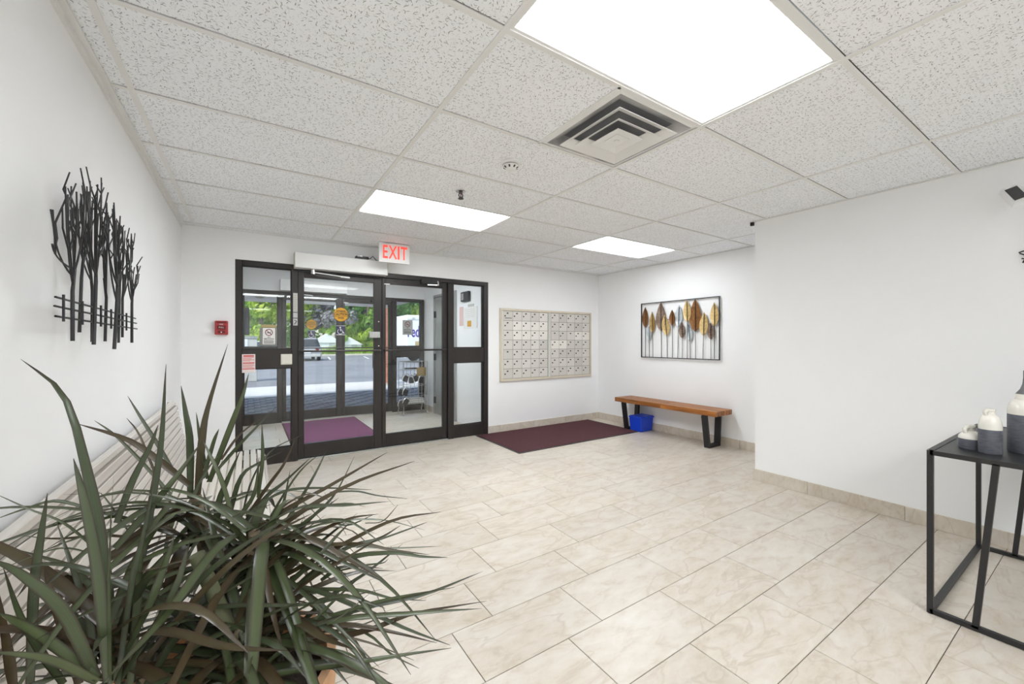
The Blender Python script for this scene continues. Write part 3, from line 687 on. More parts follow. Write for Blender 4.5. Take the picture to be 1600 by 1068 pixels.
# bin
bn = thing('blue_bin', 'blue plastic storage tub with a lid under the wooden bench', 'storage bin', (4.87, 3.98, 0))
def tub(x0, x1, y0, y1, z0, z1, t):
    q = lambda d, z: [(x0 - d, y0 - d, z), (x1 + d, y0 - d, z), (x1 + d, y1 + d, z), (x0 - d, y1 + d, z)]
    return MB().add(q(0, z0) + q(t, z1), [(3, 2, 1, 0), (4, 5, 6, 7), (0, 1, 5, 4), (1, 2, 6, 5), (2, 3, 7, 6), (3, 0, 4, 7)])
tub(4.735, 4.985, 3.86, 4.06, 0.0, .205, .012).build('tub', M['blue'], bn, bevel=.012, seg=3)
bx(4.712, 5.008, 3.837, 4.07, .195, .212).build('rim', M['blue'], bn, bevel=.006, seg=2)
bx(4.722, 4.998, 3.847, 4.06, .212, .224).build('lid', M['blue'], bn, bevel=.005, seg=2)
mt = thing('floor_mat', 'large maroon carpet mat with black edge on the lobby floor', 'mat', (3.8, 4.46, 0))
bx(2.67, 4.75, 3.925, 4.975, 0.0005, .008).build('carpet', M['maroon'], mt)
rb = MB()
for q in ((2.645, 4.775, 3.90, 3.925), (2.645, 4.775, 4.975, 4.985), (2.645, 2.67, 3.925, 4.975), (4.75, 4.775, 3.925, 4.975)): rb.box(q[0], q[1], q[2], q[3], .0005, .006)
rb.build('rubber_edge', M['black'], mt, bevel=.002)
mv = thing('vestibule_mat', 'plum purple mat on the vestibule floor behind the left door', 'mat', (.99, 6.6, 0))
bx(.47, 1.53, 5.62, 7.38, .0005, .008).build('carpet', M['plum'], mv)
rb = MB()
for q in ((.45, 1.55, 5.60, 5.62), (.45, 1.55, 7.38, 7.40), (.45, .47, 5.62, 7.38), (1.53, 1.55, 5.62, 7.38)): rb.box(q[0], q[1], q[2], q[3], .0005, .006)
rb.build('rubber_edge', M['maroon'], mv)

# ================================================================== LEFT WALL: tree art and slatted bench
ta = thing('tree_wall_art', 'black metal sculpture of bare trees and a fence on the left wall', 'wall art', (-.5, 2.37, 1.2))
T_ = lambda x, y, o: onx(60 + x / 3.561, 260 + y / 3.561, XL + o)
TR = [ # trunk polyline, px width, offset from wall, branch tips
 ([(190, 970), (190, 690), (205, 560)], 19, .09, [(150, 110), (183, 110), (80, 240), (76, 430), (212, 140), (165, 155), (258, 150)]),
 ([(228, 922), (240, 620), (250, 500)], 16, .05, [(235, 150), (265, 190), (222, 235), (300, 190)]),
 ([(308, 990), (320, 640), (318, 480), (318, 170)], 18, .085, [(350, 62), (352, 90), (330, 100), (378, 250), (270, 110), (335, 260), (250, 300)]),
 ([(299, 975), (300, 690), (285, 520)], 15, .05, [(288, 80), (270, 120), (240, 160), (215, 205), (305, 180)]),
 ([(371, 972), (378, 730), (365, 620)], 14, .06, [(362, 330), (388, 270), (345, 240), (380, 200)]),
 ([(422, 1015), (437, 760), (440, 600)], 17, .10, [(378, 200), (420, 200), (412, 235), (395, 290), (432, 300), (455, 280), (470, 420)]),
 ([(446, 980), (452, 700), (458, 580)], 12, .05, [(455, 275), (435, 290), (480, 360), (418, 215)]),
 ([(467, 950), (468, 740), (478, 600)], 12, .05, [(517, 372), (500, 440), (470, 340), (490, 400)]),
 ([(520, 980), (520, 765), (525, 680)], 13, .08, [(553, 552), (500, 480), (517, 375), (545, 600), (490, 480), (535, 560)])]
rnd = random.Random(3)
for pl, w, off, tips in TR:
    pts = [T_(x, y, off) for x, y in pl]; r = w / 3.561 / 2 * (pts[1].x * SA + pts[1].y * CA) / F * .95
    tr = MB().tube(pts, [r * 1.05, r] + [r * .75] * (len(pts) - 2), 8).build('trunk', M['black'], ta, smooth=2)
    for k, tp in enumerate(tips):
        f = rnd.uniform(.0, .9); a, b = pl[1], pl[2]
        s = (a[0] + (b[0] - a[0]) * f, a[1] + (b[1] - a[1]) * f); dx, dy = tp[0] - s[0], tp[1] - s[1]
        bow = rnd.uniform(.6, 1.05) if abs(dx) > 20 else .5
        o2 = off + rnd.uniform(-.03, .03)
        m1 = (s[0] + dx * bow, s[1] + dy * .33); m2 = (s[0] + dx * (bow * .5 + .5) + rnd.uniform(-12, 12), s[1] + dy * .68)
        P = [T_(*s, off), T_(*m1, off * .6 + o2 * .4), T_(*m2, o2), T_(*tp, o2)]
        Q = []
        for i in range(9):
            t = i / 8; Q.append(P[0] * (1 - t) ** 3 + P[1] * 3 * t * (1 - t) ** 2 + P[2] * 3 * t * t * (1 - t) + P[3] * t ** 3)
        br = MB().tube(Q, [max(r * (.60 - i * .045), .0022) for i in range(9)], 6)
        for e in range(2):
            i0 = rnd.choice((3, 4, 5, 6)); q = Q[i0]; sg = rnd.choice((-1, 1)); L = rnd.uniform(.05, .12)
            br.tube([q, q + Vector((rnd.uniform(-.01, .01), sg * L * .35, L * .45)), q + Vector((rnd.uniform(-.015, .015), sg * L * .45, L))], [.0028, .0024, .002], 5)
        br.build('branch', M['black'], tr, smooth=2)
for a, b in (((95, 725), (540, 845)), ((90, 775), (545, 872)), ((95, 832), (548, 903))):
    MB().tube([T_(*a, .06), T_(*b, .06)], .0034, 8).build('fence_rail', M['black'], ta, smooth=2)
for x, y0, y1 in ((140, 712, 862), (245, 748, 880), (348, 772, 890), (405, 793, 902), (490, 815, 912)):
    p, q = T_(x, y0, .07), T_(x, y1, .07); MB().tube([p, (p.x, p.y, q.z)], .0034, 8).build('fence_post', M['black'], ta, smooth=2)
# slatted bench
sb = thing('slatted_bench', 'cream curved bench of long metal slats along the left wall', 'bench', (-.25, 2.55, 0))
prof = [(-.492, .822), (-.485, .846), (-.462, .850), (-.448, .815), (-.443, .77), (-.432, .72), (-.42, .66), (-.408, .60), (-.396, .54), (-.38, .48), (-.345, .435), (-.29, .412), (-.22, .405), (-.15, .408), (-.08, .416), (-.01, .424), (.05, .424), (.09, .408), (.108, .375), (.112, .335)]
def resample(pl, st):
    out = [(Vector(pl[0]), Vector(pl[1]) - Vector(pl[0]))]; acc = 0
    for a, b in zip(pl[:-1], pl[1:]):
        a, b = Vector(a), Vector(b); L = (b - a).length; d = st - acc
        while d <= L: out.append((a + (b - a) * d / L, b - a)); d += st
        acc = (acc + L) % st
    return out
SY0, SY1 = 1.24, 3.88
for p, tn in resample(prof, .0435):
    tn = tn.normalized(); q = Vector((p.x, 0, p.y)); tv = Vector((tn.x, 0, tn.y))
    MB().bar(q + Vector((0, SY0, 0)), q + Vector((0, SY1, 0)), .0355, .024, tv.cross(Vector((0, 1, 0)))).build('slat', M['slat'], sb, bevel=.003)
for y in (1.36, 2.55, 3.78):
    pts = [Vector((x, y, z)) for x, z in prof]; mb = MB()
    n_ = []
    for i, p in enumerate(pts):
        tg = (pts[min(i + 1, len(pts) - 1)] - pts[max(i - 1, 0)]).normalized(); n_.append(p + Vector((-tg.z, 0, tg.x)) * (-.0205 if True else 0) * -1 * -1)
    for a, b in zip(n_[:-1], n_[1:]): mb.bar(a, b, .03, .022, (0, 1, 0))
    f_ = mb.build('side_frame', M['slat'], sb)
    MB().bar((-.38, y, .455), (-.44, y, 0), .035, .028, (0, 1, 0)).build('leg', M['slat'], sb)
    MB().bar((.02, y, .40), (.07, y, 0), .035, .028, (0, 1, 0)).build('leg', M['slat'], sb)
    bx(-.44, .07, y - .012, y + .012, .12, .145).build('stretcher', M['slat'], sb)
# end caps
bx(-.50, -.452, SY1, SY1 + .006, .80, .858).build('end_cap', M['slat'], sb)

# ================================================================== RIGHT: console table, jars, camera, wire ornament
ct = thing('console_table', 'black thin metal console table with splayed braces at right', 'table', (3.31, .2, 0))
x0, x1, y0, y1, zt, w = 2.750, 3.870, -.03, .53, .783, .022
bx(x0, x1, y0, y1, zt - .016, zt - .003).build('tabletop', M['black'], ct)
fm = MB()
for a in ((x0, y0, x1, y0), (x0, y1, x1, y1), (x0, y0, x0, y1), (x1, y0, x1, y1)):
    fm.bar((a[0], a[1], zt - .011), (a[2], a[3], zt - .011), w, w)
fm.build('top_frame', M['black'], ct)
for a in ((x0, y0, x1, y0), (x0, y1, x1, y1), (x0, y0, x0, y1), (x1, y0, x1, y1)): MB().bar((a[0], a[1], .014), (a[2], a[3], .014), w, w).build('bottom_rail', M['black'], ct)
for x in (x0, x1):
    for y in (y0, y1):
        bx(x - w / 2, x + w / 2, y - w / 2, y + w / 2, .003, zt).build('leg', M['black'], ct)
        MB().lathe([(.012, 0), (.012, .006)], 10, (x, y, -.0)).build('foot', M['black_plastic'], ct)
    yc = (y0 + y1) / 2
    for yb_, yt_ in ((.386, .325), (yc - (.386 - yc), yc - (.325 - yc))): MB().bar((x, yb_, .014), (x, yt_, zt - .016), w, w, (0, 1, 0)).build('brace', M['black'], ct)
M['glaze'] = m_noisy('cream_glaze', (0.72, 0.69, 0.62, 1), (0.78, 0.755, 0.69, 1), 8, .16); M['slate'] = m_noisy('slate_bisque', srgb(82, 84, 92), srgb(104, 106, 114), 40, .6, .15, stretch=(1, 1, 6))
M['greyneck'] = m_noisy('grey_bisque', srgb(96, 96, 98), srgb(116, 116, 118), 40, .65, .1)
def jar(name, label, c, body, glaze, neck, hz=None, extra=None, flat=1.0):
    t = thing(name, label, 'vase', c, group='two tone stoneware jars')
    MB().lathe(body, 36, c, sy=flat).build('body', M['slate'], t, smooth=2)
    MB().lathe(glaze, 36, c, sy=flat).build('shoulder', M['glaze'], t, smooth=2)
    n = MB().lathe(neck, 24, c).build('neck', M['glaze'], t, smooth=2)
    if hz:
        pts = [Vector(c) + Vector(p) for p in hz]; MB().tube(pts, .0085, 8).build('handle', M['glaze'], t, smooth=2)
    return t
hd = Vector((-CA * .35 - .55, .55, 0)).normalized()                    # handle side
def hpts(r0, z0, z1, r1): return [hd * r0 + Vector((0, 0, z0)), hd * (r0 + .004) + Vector((0, 0, z0 + (z1 - z0) * .55)), hd * (r0 - .004) + Vector((0, 0, z1 - .006)), hd * (r0 - .018) + Vector((0, 0, z1)), hd * r1 + Vector((0, 0, z1 - .004))]
ZT_ = .7805
P1 = onz(1516.8, 700, ZT_); P2 = onz(1547.2, 707, ZT_); P3 = onz(1606.5, 707, ZT_)
k1 = (P1.x * SA + P1.y * CA) / F; k2 = (P2.x * SA + P2.y * CA) / F; k3 = (P3.x * SA + P3.y * CA) / F
r1, r2, r3 = 20.5 * k1 / 1.50, 19.8 * k2 / 1.54, 34.5 * k3 / 1.62   # round bodies look wider towards the frame's edge
jar('stoneware_jar', 'low wide grey and cream jug, leftmost on the black console table', (P1.x, P1.y, ZT_), [(r1 * .93, 0), (r1, .006), (r1, 15.5 * k1)], [(r1, 15.5 * k1), (r1 * .98, 19 * k1), (r1 * .72, 24.5 * k1), (r1 * .36, 27.5 * k1)],
    [(r1 * .30, 26 * k1), (r1 * .30, 32 * k1), (r1 * .40, 33 * k1), (r1 * .40, 36 * k1), (r1 * .33, 36.5 * k1)], hpts(r1 * .62, 24.5 * k1, 34.5 * k1, r1 * .35))
jar('stoneware_jar', 'middle grey and cream jug with a small loop handle', (P2.x, P2.y, ZT_), [(r2 * .96, 0), (r2, .006), (r2, 37 * k2)], [(r2, 37 * k2), (r2 * 1.0, 42 * k2), (r2 * .93, 49 * k2), (r2 * .72, 57 * k2), (r2 * .40, 61 * k2)],
    [(r2 * .38, 59 * k2), (r2 * .38, 65 * k2), (r2 * .46, 66 * k2), (r2 * .46, 68.5 * k2), (r2 * .38, 69 * k2)], hpts(r2 * .55, 59 * k2, 67.5 * k2, r2 * .4))
j3 = jar('stoneware_jar', 'tall grey and cream jar with a flared grey neck at the right edge', (P3.x, P3.y, ZT_), [(r3 * .97, 0), (r3, .006), (r3, 59.5 * k3)], [(r3, 59.5 * k3), (r3 * 1.0, 66 * k3), (r3 * .93, 75 * k3), (r3 * .75, 81.5 * k3), (r3 * .62, 83.5 * k3)],
    [(r3 * .62, 83 * k3), (r3 * .62, 90 * k3), (r3 * .60, 91.5 * k3)])
MB().lathe([(r3 * .60, 91.5 * k3), (r3 * .38, 99 * k3), (r3 * .27, 107 * k3), (r3 * .23, 117 * k3), (r3 * .23, 128 * k3), (r3 * .18, 129 * k3)], 28, (P3.x, P3.y, ZT_)).build('flared_top', M['greyneck'], j3, smooth=2)
# wall camera
wc = thing('wall_camera', 'white framed dark square camera unit on the right wall near the ceiling', 'camera', (3.98, .37, 2.2))
La, Tb, Bc = ond(1563.4, 296, 2.47), ond(1589, 286.4, 2.47), ond(1585, 317.5, 2.36); Rd = Tb + Bc - La
nrm = (Tb - La).cross(Bc - La).normalized(); ctr = (Tb + Bc) / 2
if nrm.dot(Vector((0, 0, EYE)) - ctr) < 0: nrm = -nrm
def quad(k, lift, th): q = [ctr + (p - ctr) * k + nrm * lift for p in (La, Tb, Rd, Bc)]; return MB().prism(q, nrm * -th)
quad(1, 0, .03).build('housing', M['white_metal'], wc, bevel=.003)
quad(.74, .003, .006).build('dark_screen', M['black_plastic'], wc, bevel=.001)
MB().bar(ctr - nrm * .028, (XR - .001, .33, 2.27), .03, .03).build('bracket', M['white_metal'], wc)
wi = thing('wire_wall_ornament', 'black twisted wire ornament at the right edge of the wall', 'wall art', (3.99, .35, 1.8))
for k in range(4):
    q = [Vector((XR - .02 - .008 * math.sin(t * 1.1 + k), .375 - t * .018 + .008 * math.cos(t * 2.3 + k), 1.855 - k * .018 + .012 * math.sin(t * 2.1 + k * 1.7))) for t in range(9)]
    MB().tube(q, .004, 6).build('wire_loop', M['black'], wi, smooth=True)

# ================================================================== VESTIBULE CONTENTS
ic = thing('intercom', 'black intercom box on the vestibule wall behind the right sidelight', 'intercom', (VR - .02, 5.69, 1.936))
bx(VR - .05, VR - .001, 5.56, 5.82, 1.936, 2.087).build('casing', M['black_plastic'], ic, bevel=.008)
bx(VR - .054, VR - .049, 5.70, 5.78, 1.96, 2.06).build('speaker_plate', M['steel'], ic)
pn = thing('posted_notices', 'white posted paper with a yellow note on the vestibule wall', 'notice', (VR, 5.6, 1.5))
bx(VR - .006, VR - .001, 5.345, 5.80, 1.515, 1.84).build('sheet', M['paper'], pn)
bx(VR - .0075, VR - .006, 5.53, 5.66, 1.54, 1.63).build('yellow_note', M['yellow'], pn)
bx(VR - .004, VR - .001, 5.81, 5.95, 1.56, 1.865).build('pink_sheet', mat('pink_sheet', (.72, .52, .50, 1), .7), pn)
bx(VR - .004, VR - .001, 5.45, 5.65, 1.845, 1.885).build('header_card', M['grey_sign'], pn)
mb = MB()
for i in range(5): mb.box(VR - .0068, VR - .006, 5.42, 5.74 - .03 * (i % 2), 1.80 - i * .028, 1.804 - i * .028)
mb.build('print', M['grey_sign'], pn)
ip = thing('entry_panel', 'tall dark entry phone panel behind the left sidelight', 'intercom', (-.05, 7.3, 1.4))
bx(VL + .001, .018, 7.27, 7.42, 1.408, 1.816).build('housing', M['black_plastic'], ip, bevel=.004)
bx(-.04, .008, 7.262, 7.27, 1.44, 1.78).build('face', mat('dark_screen', (.03, .035, .045, 1), .15), ip)
bx(.0195, .024, 7.275, 7.30, 1.42, 1.70).build('edge_strip', M['steel'], ip)
# wire rack
rk = thing('wire_rack', 'tall wire rack on the vestibule floor by the outer right sidelight', 'rack', (2.48, 7.15, 0))
X0, X1, Y0, Y1 = 2.30, 2.74, 7.02, 7.30
for x in (X0, X1):
    for y in (Y0, Y1): MB().tube([(x, y, .10), (x, y, .95)], .006, 6).build('upright', M['chrome'], rk)
wm = MB()
for z in (.20, .34, .52, .66, .80, .95):
    for p, q in (((X0, Y0), (X1, Y0)), ((X0, Y1), (X1, Y1)), ((X1, Y0), (X1, Y1)), ((X0, Y0), (X0, Y1))):
        wm.tube([(p[0], p[1], z), (q[0], q[1], z)], .004, 5)
wm.build('wire_frame', M['steel'], rk)
for i in range(1, 6):
    x = X0 + (X1 - X0) * i / 6; MB().tube([(x, Y1, .20), (x, Y1, .95)], .0035, 5).build('wire', M['steel'], rk)
for i in range(1, 4):
    x = X0 + .22 + .055 * i; MB().tube([(x, Y0, .20), (x, Y0, .80)], .0035, 5).build('wire', M['steel'], rk)
sh = MB()
for i in range(9): sh.tube([(X0 + (X1 - X0) * i / 8, Y0, .195), (X0 + (X1 - X0) * i / 8, Y1, .195)], .004, 5)
sh.build('shelf', M['steel'], rk)
for x, y in ((X0, Y0), (X1, Y0), (X0, Y1), (X1, Y1)):
    c = MB().tube([(x, y, .10), (x - .012, y, .055)], .007, 6).build('caster_fork', M['chrome'], rk)
    MB().lathe([(.018, -.010), (.027, -.007), (.027, .007), (.018, .010)], 14, (x - .012, y, .0275), 'x').build('wheel', M['chrome'], c, smooth=2)
bx(X0 + .02, X1 - .1, Y0 - .002, Y0 + .012, .82, .845).build('crossbar', M['black'], rk)
pk = thing('cardboard_tag', 'tan cardboard packet hung at the top of the wire rack', 'packet', (2.62, 6.99, .7))
bx(2.53, 2.70, 6.985, 7.008, .69, .845).build('packet', mat('kraft_card', srgb(150, 128, 84), .8), pk, bevel=.003)
bx(2.60, 2.63, 6.99, 7.012, .845, .86).build('hang_tab', mat('kraft_tab', srgb(130, 108, 70), .8), pk)
HN = 'dark holders with silver loops on the wire rack'
def holder(x, y, z, tilt, label, s=1.0):
    t = thing('loop_holder', label, 'holder', (x, y, z), group=HN)
    R = Matrix.Rotation(tilt, 4, 'Y'); c = Vector((x, y, z)); mb = MB()
    mb.prism([c + R @ Vector(p) for p in ((-.045 * s, -.012, -.06 * s), (.045 * s, -.012, -.06 * s), (.040 * s, -.012, .045 * s), (-.035 * s, -.012, .05 * s))], (0, .024, 0)).build('pad', M['black_plastic'], t, bevel=.006)
    pts = [c + R @ Vector(p) for p in ((-.05 * s, -.016, -.055 * s), (-.062 * s, -.018, 0), (-.045 * s, -.018, .06 * s), (0, -.016, .085 * s), (.03 * s, -.012, .06 * s))]
    MB().tube(pts, .009 * s, 7).build('loop', M['chrome'], t, smooth=2)
for q in ((2.335, 7.0, .66, .45, 'dark holder with silver loop, leftmost of the rack upper row'), (2.43, 6.995, .63, 0, 'upright dark holder second in the rack upper row'), (2.52, 7.0, .66, -.5, 'left leaning dark holder third in the rack upper row'), (2.62, 7.0, .625, .2, 'dark holder under the tan packet on the rack'),
          (2.33, 6.995, .42, .35, 'dark holder halfway up the rack, right one of the middle pair'), (2.24, 6.99, .42, .2, 'silver looped holder halfway up the rack at its left edge'), (2.245, 6.985, .22, .2, 'silver looped holder at the lower left of the rack'), (2.335, 6.985, .25, .6, 'tilted dark holder beside the papers on the rack shelf')): holder(*q)
pp = thing('bundled_papers', 'stack of bundled grey papers on the bottom shelf of the rack', 'papers', (2.52, 7.16, .2))
for i in range(5):
    a = random.uniform(-.08, .08); z = .203 + i * .017
    mb = MB(); cx, cy = 2.53 + random.uniform(-.01, .02), 7.16
    mb.prism([(cx + p * .16 * math.cos(a) - q * .10 * math.sin(a), cy + p * .16 * math.sin(a) + q * .10 * math.cos(a), z) for p, q in ((-1, -1), (1, -1), (1, 1), (-1, 1))], (0, 0, .015)).build('paper_bundle', M['paper'] if i % 2 else M['grey_sign'], pp)

# ================================================================== OUTSIDE
M['asphalt'] = m_noisy('grey_asphalt', (0.16, 0.165, 0.18, 1), (0.23, 0.235, 0.25, 1), 0.6, .85, detail=8, rnd=False)
M['concrete'] = m_noisy('pale_concrete', (0.50, 0.49, 0.47, 1), (0.58, 0.57, 0.55, 1), 1.2, .85, rnd=False)
M['kerb'] = m_noisy('worn_kerb', (0.55, 0.52, 0.40, 1), (0.66, 0.62, 0.48, 1), 1.0, .85)
M['line'] = mat('white_road_paint', (0.75, 0.75, 0.73, 1), .7)
gr = bx(-60, 120, YO + .13, 42.4, -.3, -.02).build('asphalt_lot', M['asphalt']); tag(gr, kind='structure')
for (xa_, ya_, xb_, yb_) in ((5.2, 33.0, 5.9, 38.5), (8.0, 33.0, 8.9, 38.5), (11, 33, 12, 38.5), (14, 33, 15, 38.5), (2.2, 33, 2.6, 38.5), (-.5, 33, -.3, 38.5)):
    MB().bar((xa_, ya_, -.018), (xb_, yb_, -.018), .12, .008).build('parking_line', M['line'], gr)
cs = bx(-30, 60, 11.25, 13.8, -.1, -.004).build('concrete_strip', M['concrete']); tag(cs, kind='structure')
ap = bx(-6, 9, YO + .13, 11.25, -.1, -.012).build('paver_bed', mat('paver_joint', (0.05, 0.05, 0.055, 1), .9)); tag(ap, kind='structure')
ap2 = bx(-.6, 3.4, YO + .132, YO + .30, -.05, -.002).build('door_sill_strip', M['concrete']); tag(ap2, kind='structure')
M['paver'] = m_noisy('grey_paver', (0.13, 0.13, 0.14, 1), (0.22, 0.22, 0.235, 1), 3.0, .85, rnd=False)
pv = MB(); W = .11
def paver(cx, cy, w, d):
    z = -.004 + random.uniform(-.003, .002); pv.box(cx - w / 2 + .006, cx + w / 2 - .006, cy - d / 2 + .006, cy + d / 2 - .006, -.012, z)
n = 0
for i in range(-24, 40):
    for j in range(-40, 60):
        # herringbone: unit steps of W, each pair of bricks
        x = (i * 2 + j % 2 * 0) * W * 2 * .5 + 0; pass
for j in range(0, 34):
    for i in range(-28, 40):
        bx_ = i * W * 4 + (j % 4) * W; by_ = YO + .36 + j * W
        paver(bx_ + W, by_ + W / 2, 2 * W, W) if by_ + W < 11.2 and -2.5 < bx_ < 5.5 else None
        x2 = bx_ + 2.5 * W
        if by_ + 2 * W < 11.2 and -2.5 < x2 < 5.5: paver(x2, by_ + W, W, 2 * W)
o = pv.build('paving_brick', M['paver'], ap); o['kind'] = 'stuff'
kb = bx(-60, 120, 42.4, 42.75, -.3, .12).build('kerb', M['kerb']); tag(kb, kind='structure')
M['lawn'] = m_noisy('lawn_soil', (0.12, 0.20, 0.05, 1), (0.20, 0.30, 0.08, 1), 2.0, .95, rnd=False)
lw = bx(-80, 160, 42.75, 110, -.3, .08).build('lawn', M['lawn']); tag(lw, kind='structure')
def m_leafy(name, dark, light, tr=0.35):
    m = mat(name, light, .6, spec=.3); t = NT(m)
    n = t.n('ShaderNodeTexNoise', {'Vector': t.coords(True), 'Scale': 0.55, 'Detail': 4.0}).outputs['Fac']
    c = t.ramp(n, [(.35, dark), (.65, light)]); t.link(c, 'Base Color')
    o = t.t.nodes['Material Output']; tl = t.n('ShaderNodeBsdfTranslucent', {'Color': c}); mx = t.n('ShaderNodeMixShader', {0: tr})
    t.t.links.new(t.b.outputs[0], mx.inputs[1]); t.t.links.new(tl.outputs[0], mx.inputs[2]); t.t.links.new(mx.outputs[0], o.inputs[0])
    return m
M['grass'] = m_leafy('tall_grass', (0.22, 0.38, 0.06, 1), (0.46, 0.62, 0.12, 1))
rg = random.Random(5); gm = MB()
for i in range(9000):
    x = rg.uniform(-1.5, 24); y = rg.uniform(43.0, 47.5); h = rg.uniform(.45, 1.0); a = rg.uniform(0, 3.14); w = rg.uniform(.03, .07); lx, ly = rg.uniform(-.25, .25), rg.uniform(-.25, .25)
    gm.add([(x - w * math.cos(a), y - w * math.sin(a), .05), (x + w * math.cos(a), y + w * math.sin(a), .05), (x + lx, y + ly, h)], [(0, 1, 2)])
o = gm.build('tall_grass', M['grass']); tag(o, 'strip of tall bright green grass beyond the parking lot', 'grass', kind='stuff')
# trees
M['bark'] = m_noisy('bark', (0.10, 0.08, 0.06, 1), (0.20, 0.17, 0.14, 1), 4, .9)
FOL = {'bright': m_leafy('bright_foliage', (0.36, 0.54, 0.08, 1), (0.74, 0.84, 0.18, 1), .5), 'mid': m_leafy('mid_foliage', (0.19, 0.42, 0.09, 1), (0.48, 0.68, 0.15, 1), .45),
       'deep': m_leafy('deep_foliage', (0.10, 0.28, 0.09, 1), (0.24, 0.44, 0.14, 1), .45), 'grey': m_leafy('grey_foliage', (0.20, 0.20, 0.22, 1), (0.42, 0.42, 0.44, 1), .3)}
def tree(u, y, z0, z1, wid, kind, label, n=4200, ls=.42):
    d = ray(u, 500); x = d.x / d.y * y; rr = random.Random(int(u * 7 + y))
    t = thing('tree', label, 'tree', (x, y, .06), group='trees beyond the parking lot')
    MB().tube([(x, y, .06), (x + .1, y, z0 * .5 + .6), (x - .1, y + .1, z1 * .8)], [.28, .22, .08], 8).build('trunk', M['bark'], t, smooth=True)
    cl = [(Vector((x + rr.gauss(0, .40) * wid, y + rr.gauss(0, .28) * wid, rr.uniform(z0, z1))), rr.uniform(.16, .30) * wid) for _ in range(26)]
    mb = MB(); vs = []; fs = []
    for i in range(n):
        c, r = rr.choice(cl); v = Vector((rr.gauss(0, 1), rr.gauss(0, 1), rr.gauss(0, 1))).normalized(); p = c + v * r * rr.uniform(.72, 1.02)
        nn = (v + Vector((rr.gauss(0, .5), rr.gauss(0, .5), rr.gauss(0, .5) + .3))).normalized(); a = nn.orthogonal().normalized(); b = nn.cross(a); s = ls * rr.uniform(.6, 1.2)
        k = len(vs); vs += [p - a * s * .5, p + b * s * .32, p + a * s * .5 - nn * s * .12, p - b * s * .32]; fs.append((k, k + 1, k + 2, k + 3))
    mb.add(vs, fs); me = bpy.data.meshes.new('foliage'); me.from_pydata([q - Vector((x, y, .06)) for q in mb.v], [], mb.f); me.materials.append(FOL[kind])
    o = bpy.data.objects.new('foliage', me); COL.objects.link(o); o.parent = t; o['kind'] = 'stuff'
    for j in range(5):
        a = rr.uniform(0, 6.28); zz = rr.uniform(z0 * .6 + .5, z1 * .6)
        MB().tube([(x, y, zz), (x + math.cos(a) * wid * .4, y + math.sin(a) * wid * .3, zz + rr.uniform(.6, 1.6))], [.09, .03], 5).build('limb', M['bark'], t)
    return t
TREES = [(383, 47, 1.2, 9, 4.6, 'mid', 'dark leafy tree at the far left of the left sidelight view'), (408, 46, 1.0, 8.5, 4.2, 'bright', 'bright yellow green tree above the left no smoking sign'),
 (440, 49, .8, 9.5, 4.8, 'mid', 'mid green tree behind the post between left sidelight and door'), (476, 48, .8, 8.5, 3.0, 'bright', 'bright green tree at the left edge of the left door glass'),
 (506, 47, 2.4, 8, 3.0, 'grey', 'grey bare looking tree behind the larger caution sticker'), (540, 47.5, 2.8, 8.5, 3.0, 'grey', 'second grey tree just right of the caution sticker'),
 (527, 45.6, .4, 3.3, 1.6, 'mid', 'small green tree in front of the grey trees'), (576, 47, .8, 8.8, 3.6, 'mid', 'full green tree at the right side of the left door glass'),
 (562, 45.8, .4, 2.6, 1.8, 'bright', 'low bright shrubby tree left of the lock box'), (600, 48, .8, 10, 5.0, 'mid', 'green tree behind the meeting stiles of the doors'),
 (622, 45, .8, 9.5, 4.2, 'deep', 'deep green tree left of the delivery truck'), (640, 47, 1.2, 9.5, 4.6, 'bright', 'bright green tree above the delivery truck'), (668, 49, .8, 10, 5, 'mid', 'green tree right of the delivery truck'),
 (350, 50, 1, 10, 5, 'mid', 'green tree left of the doorway view'), (715, 52, 1, 10, 5.5, 'mid', 'green tree far right beyond the truck')]
for q in TREES: tree(*q)
for u, y, hw, hh, lab in ((511, 44.8, 1.25, 1.75, 'white tent roofed building left of the small green tree'), (546, 44.8, 1.2, 1.45, 'low white building right of the small green tree')):
    d = ray(u, 500); x = d.x / d.y * y; t = thing('white_building', lab, 'building', (x, y, .06), group='white buildings beyond the grass')
    bx(x - hw, x + hw, y, y + .9, .06, hh * .7).build('wall', M['sign_white'], t)
    MB().prism([(x - hw - .2, y - .1, hh * .7), (x + hw + .2, y - .1, hh * .7), (x, y - .1, hh * 1.25)], (0, 1.1, 0)).build('roof', M['sign_white'], t)
    bx(x + .2, x + .8, y - .03, y, .8, 1.4).build('window', M['grey_sign'], t)
# canopy
M['soffit'] = mat('white_soffit', (0.92, 0.90, 0.87, 1), .7)
cn = thing('entrance_canopy', loc=(-1.5, 9.0, 2.19), kind='structure')
bx(-6.0, 3.0, YO + .13, 10.5, 2.19, 2.24).build('soffit', M['soffit'], cn)
for q in ((-6.0, 3.0, 10.5, 10.55), (3.0, 3.05, YO + .13, 10.55)): bx(*q, 2.19, 2.6).build('fascia', M['soffit'], cn)
bx(-6.0, 3.0, YO + .13, 10.5, 2.55, 2.6).build('roof', M['asphalt'], cn)
def m_brick():
    m = mat('orange_brick', (0.5, 0.2, 0.1, 1), .85); t = NT(m)
    v = t.n('ShaderNodeMapping', {'Vector': t.coords(False), 'Rotation': (math.pi / 2, 0, 0)}).outputs[0]
    b = t.n('ShaderNodeTexBrick', {'Vector': v, 'Color1': srgb(200, 128, 96), 'Color2': srgb(184, 108, 78), 'Mortar': srgb(190, 170, 150), 'Scale': 1.0, 'Brick Width': .22, 'Row Height': .075, 'Mortar Size': .006})
    t.link(b.outputs[0], 'Base Color'); return m
M['brick'] = m_brick()
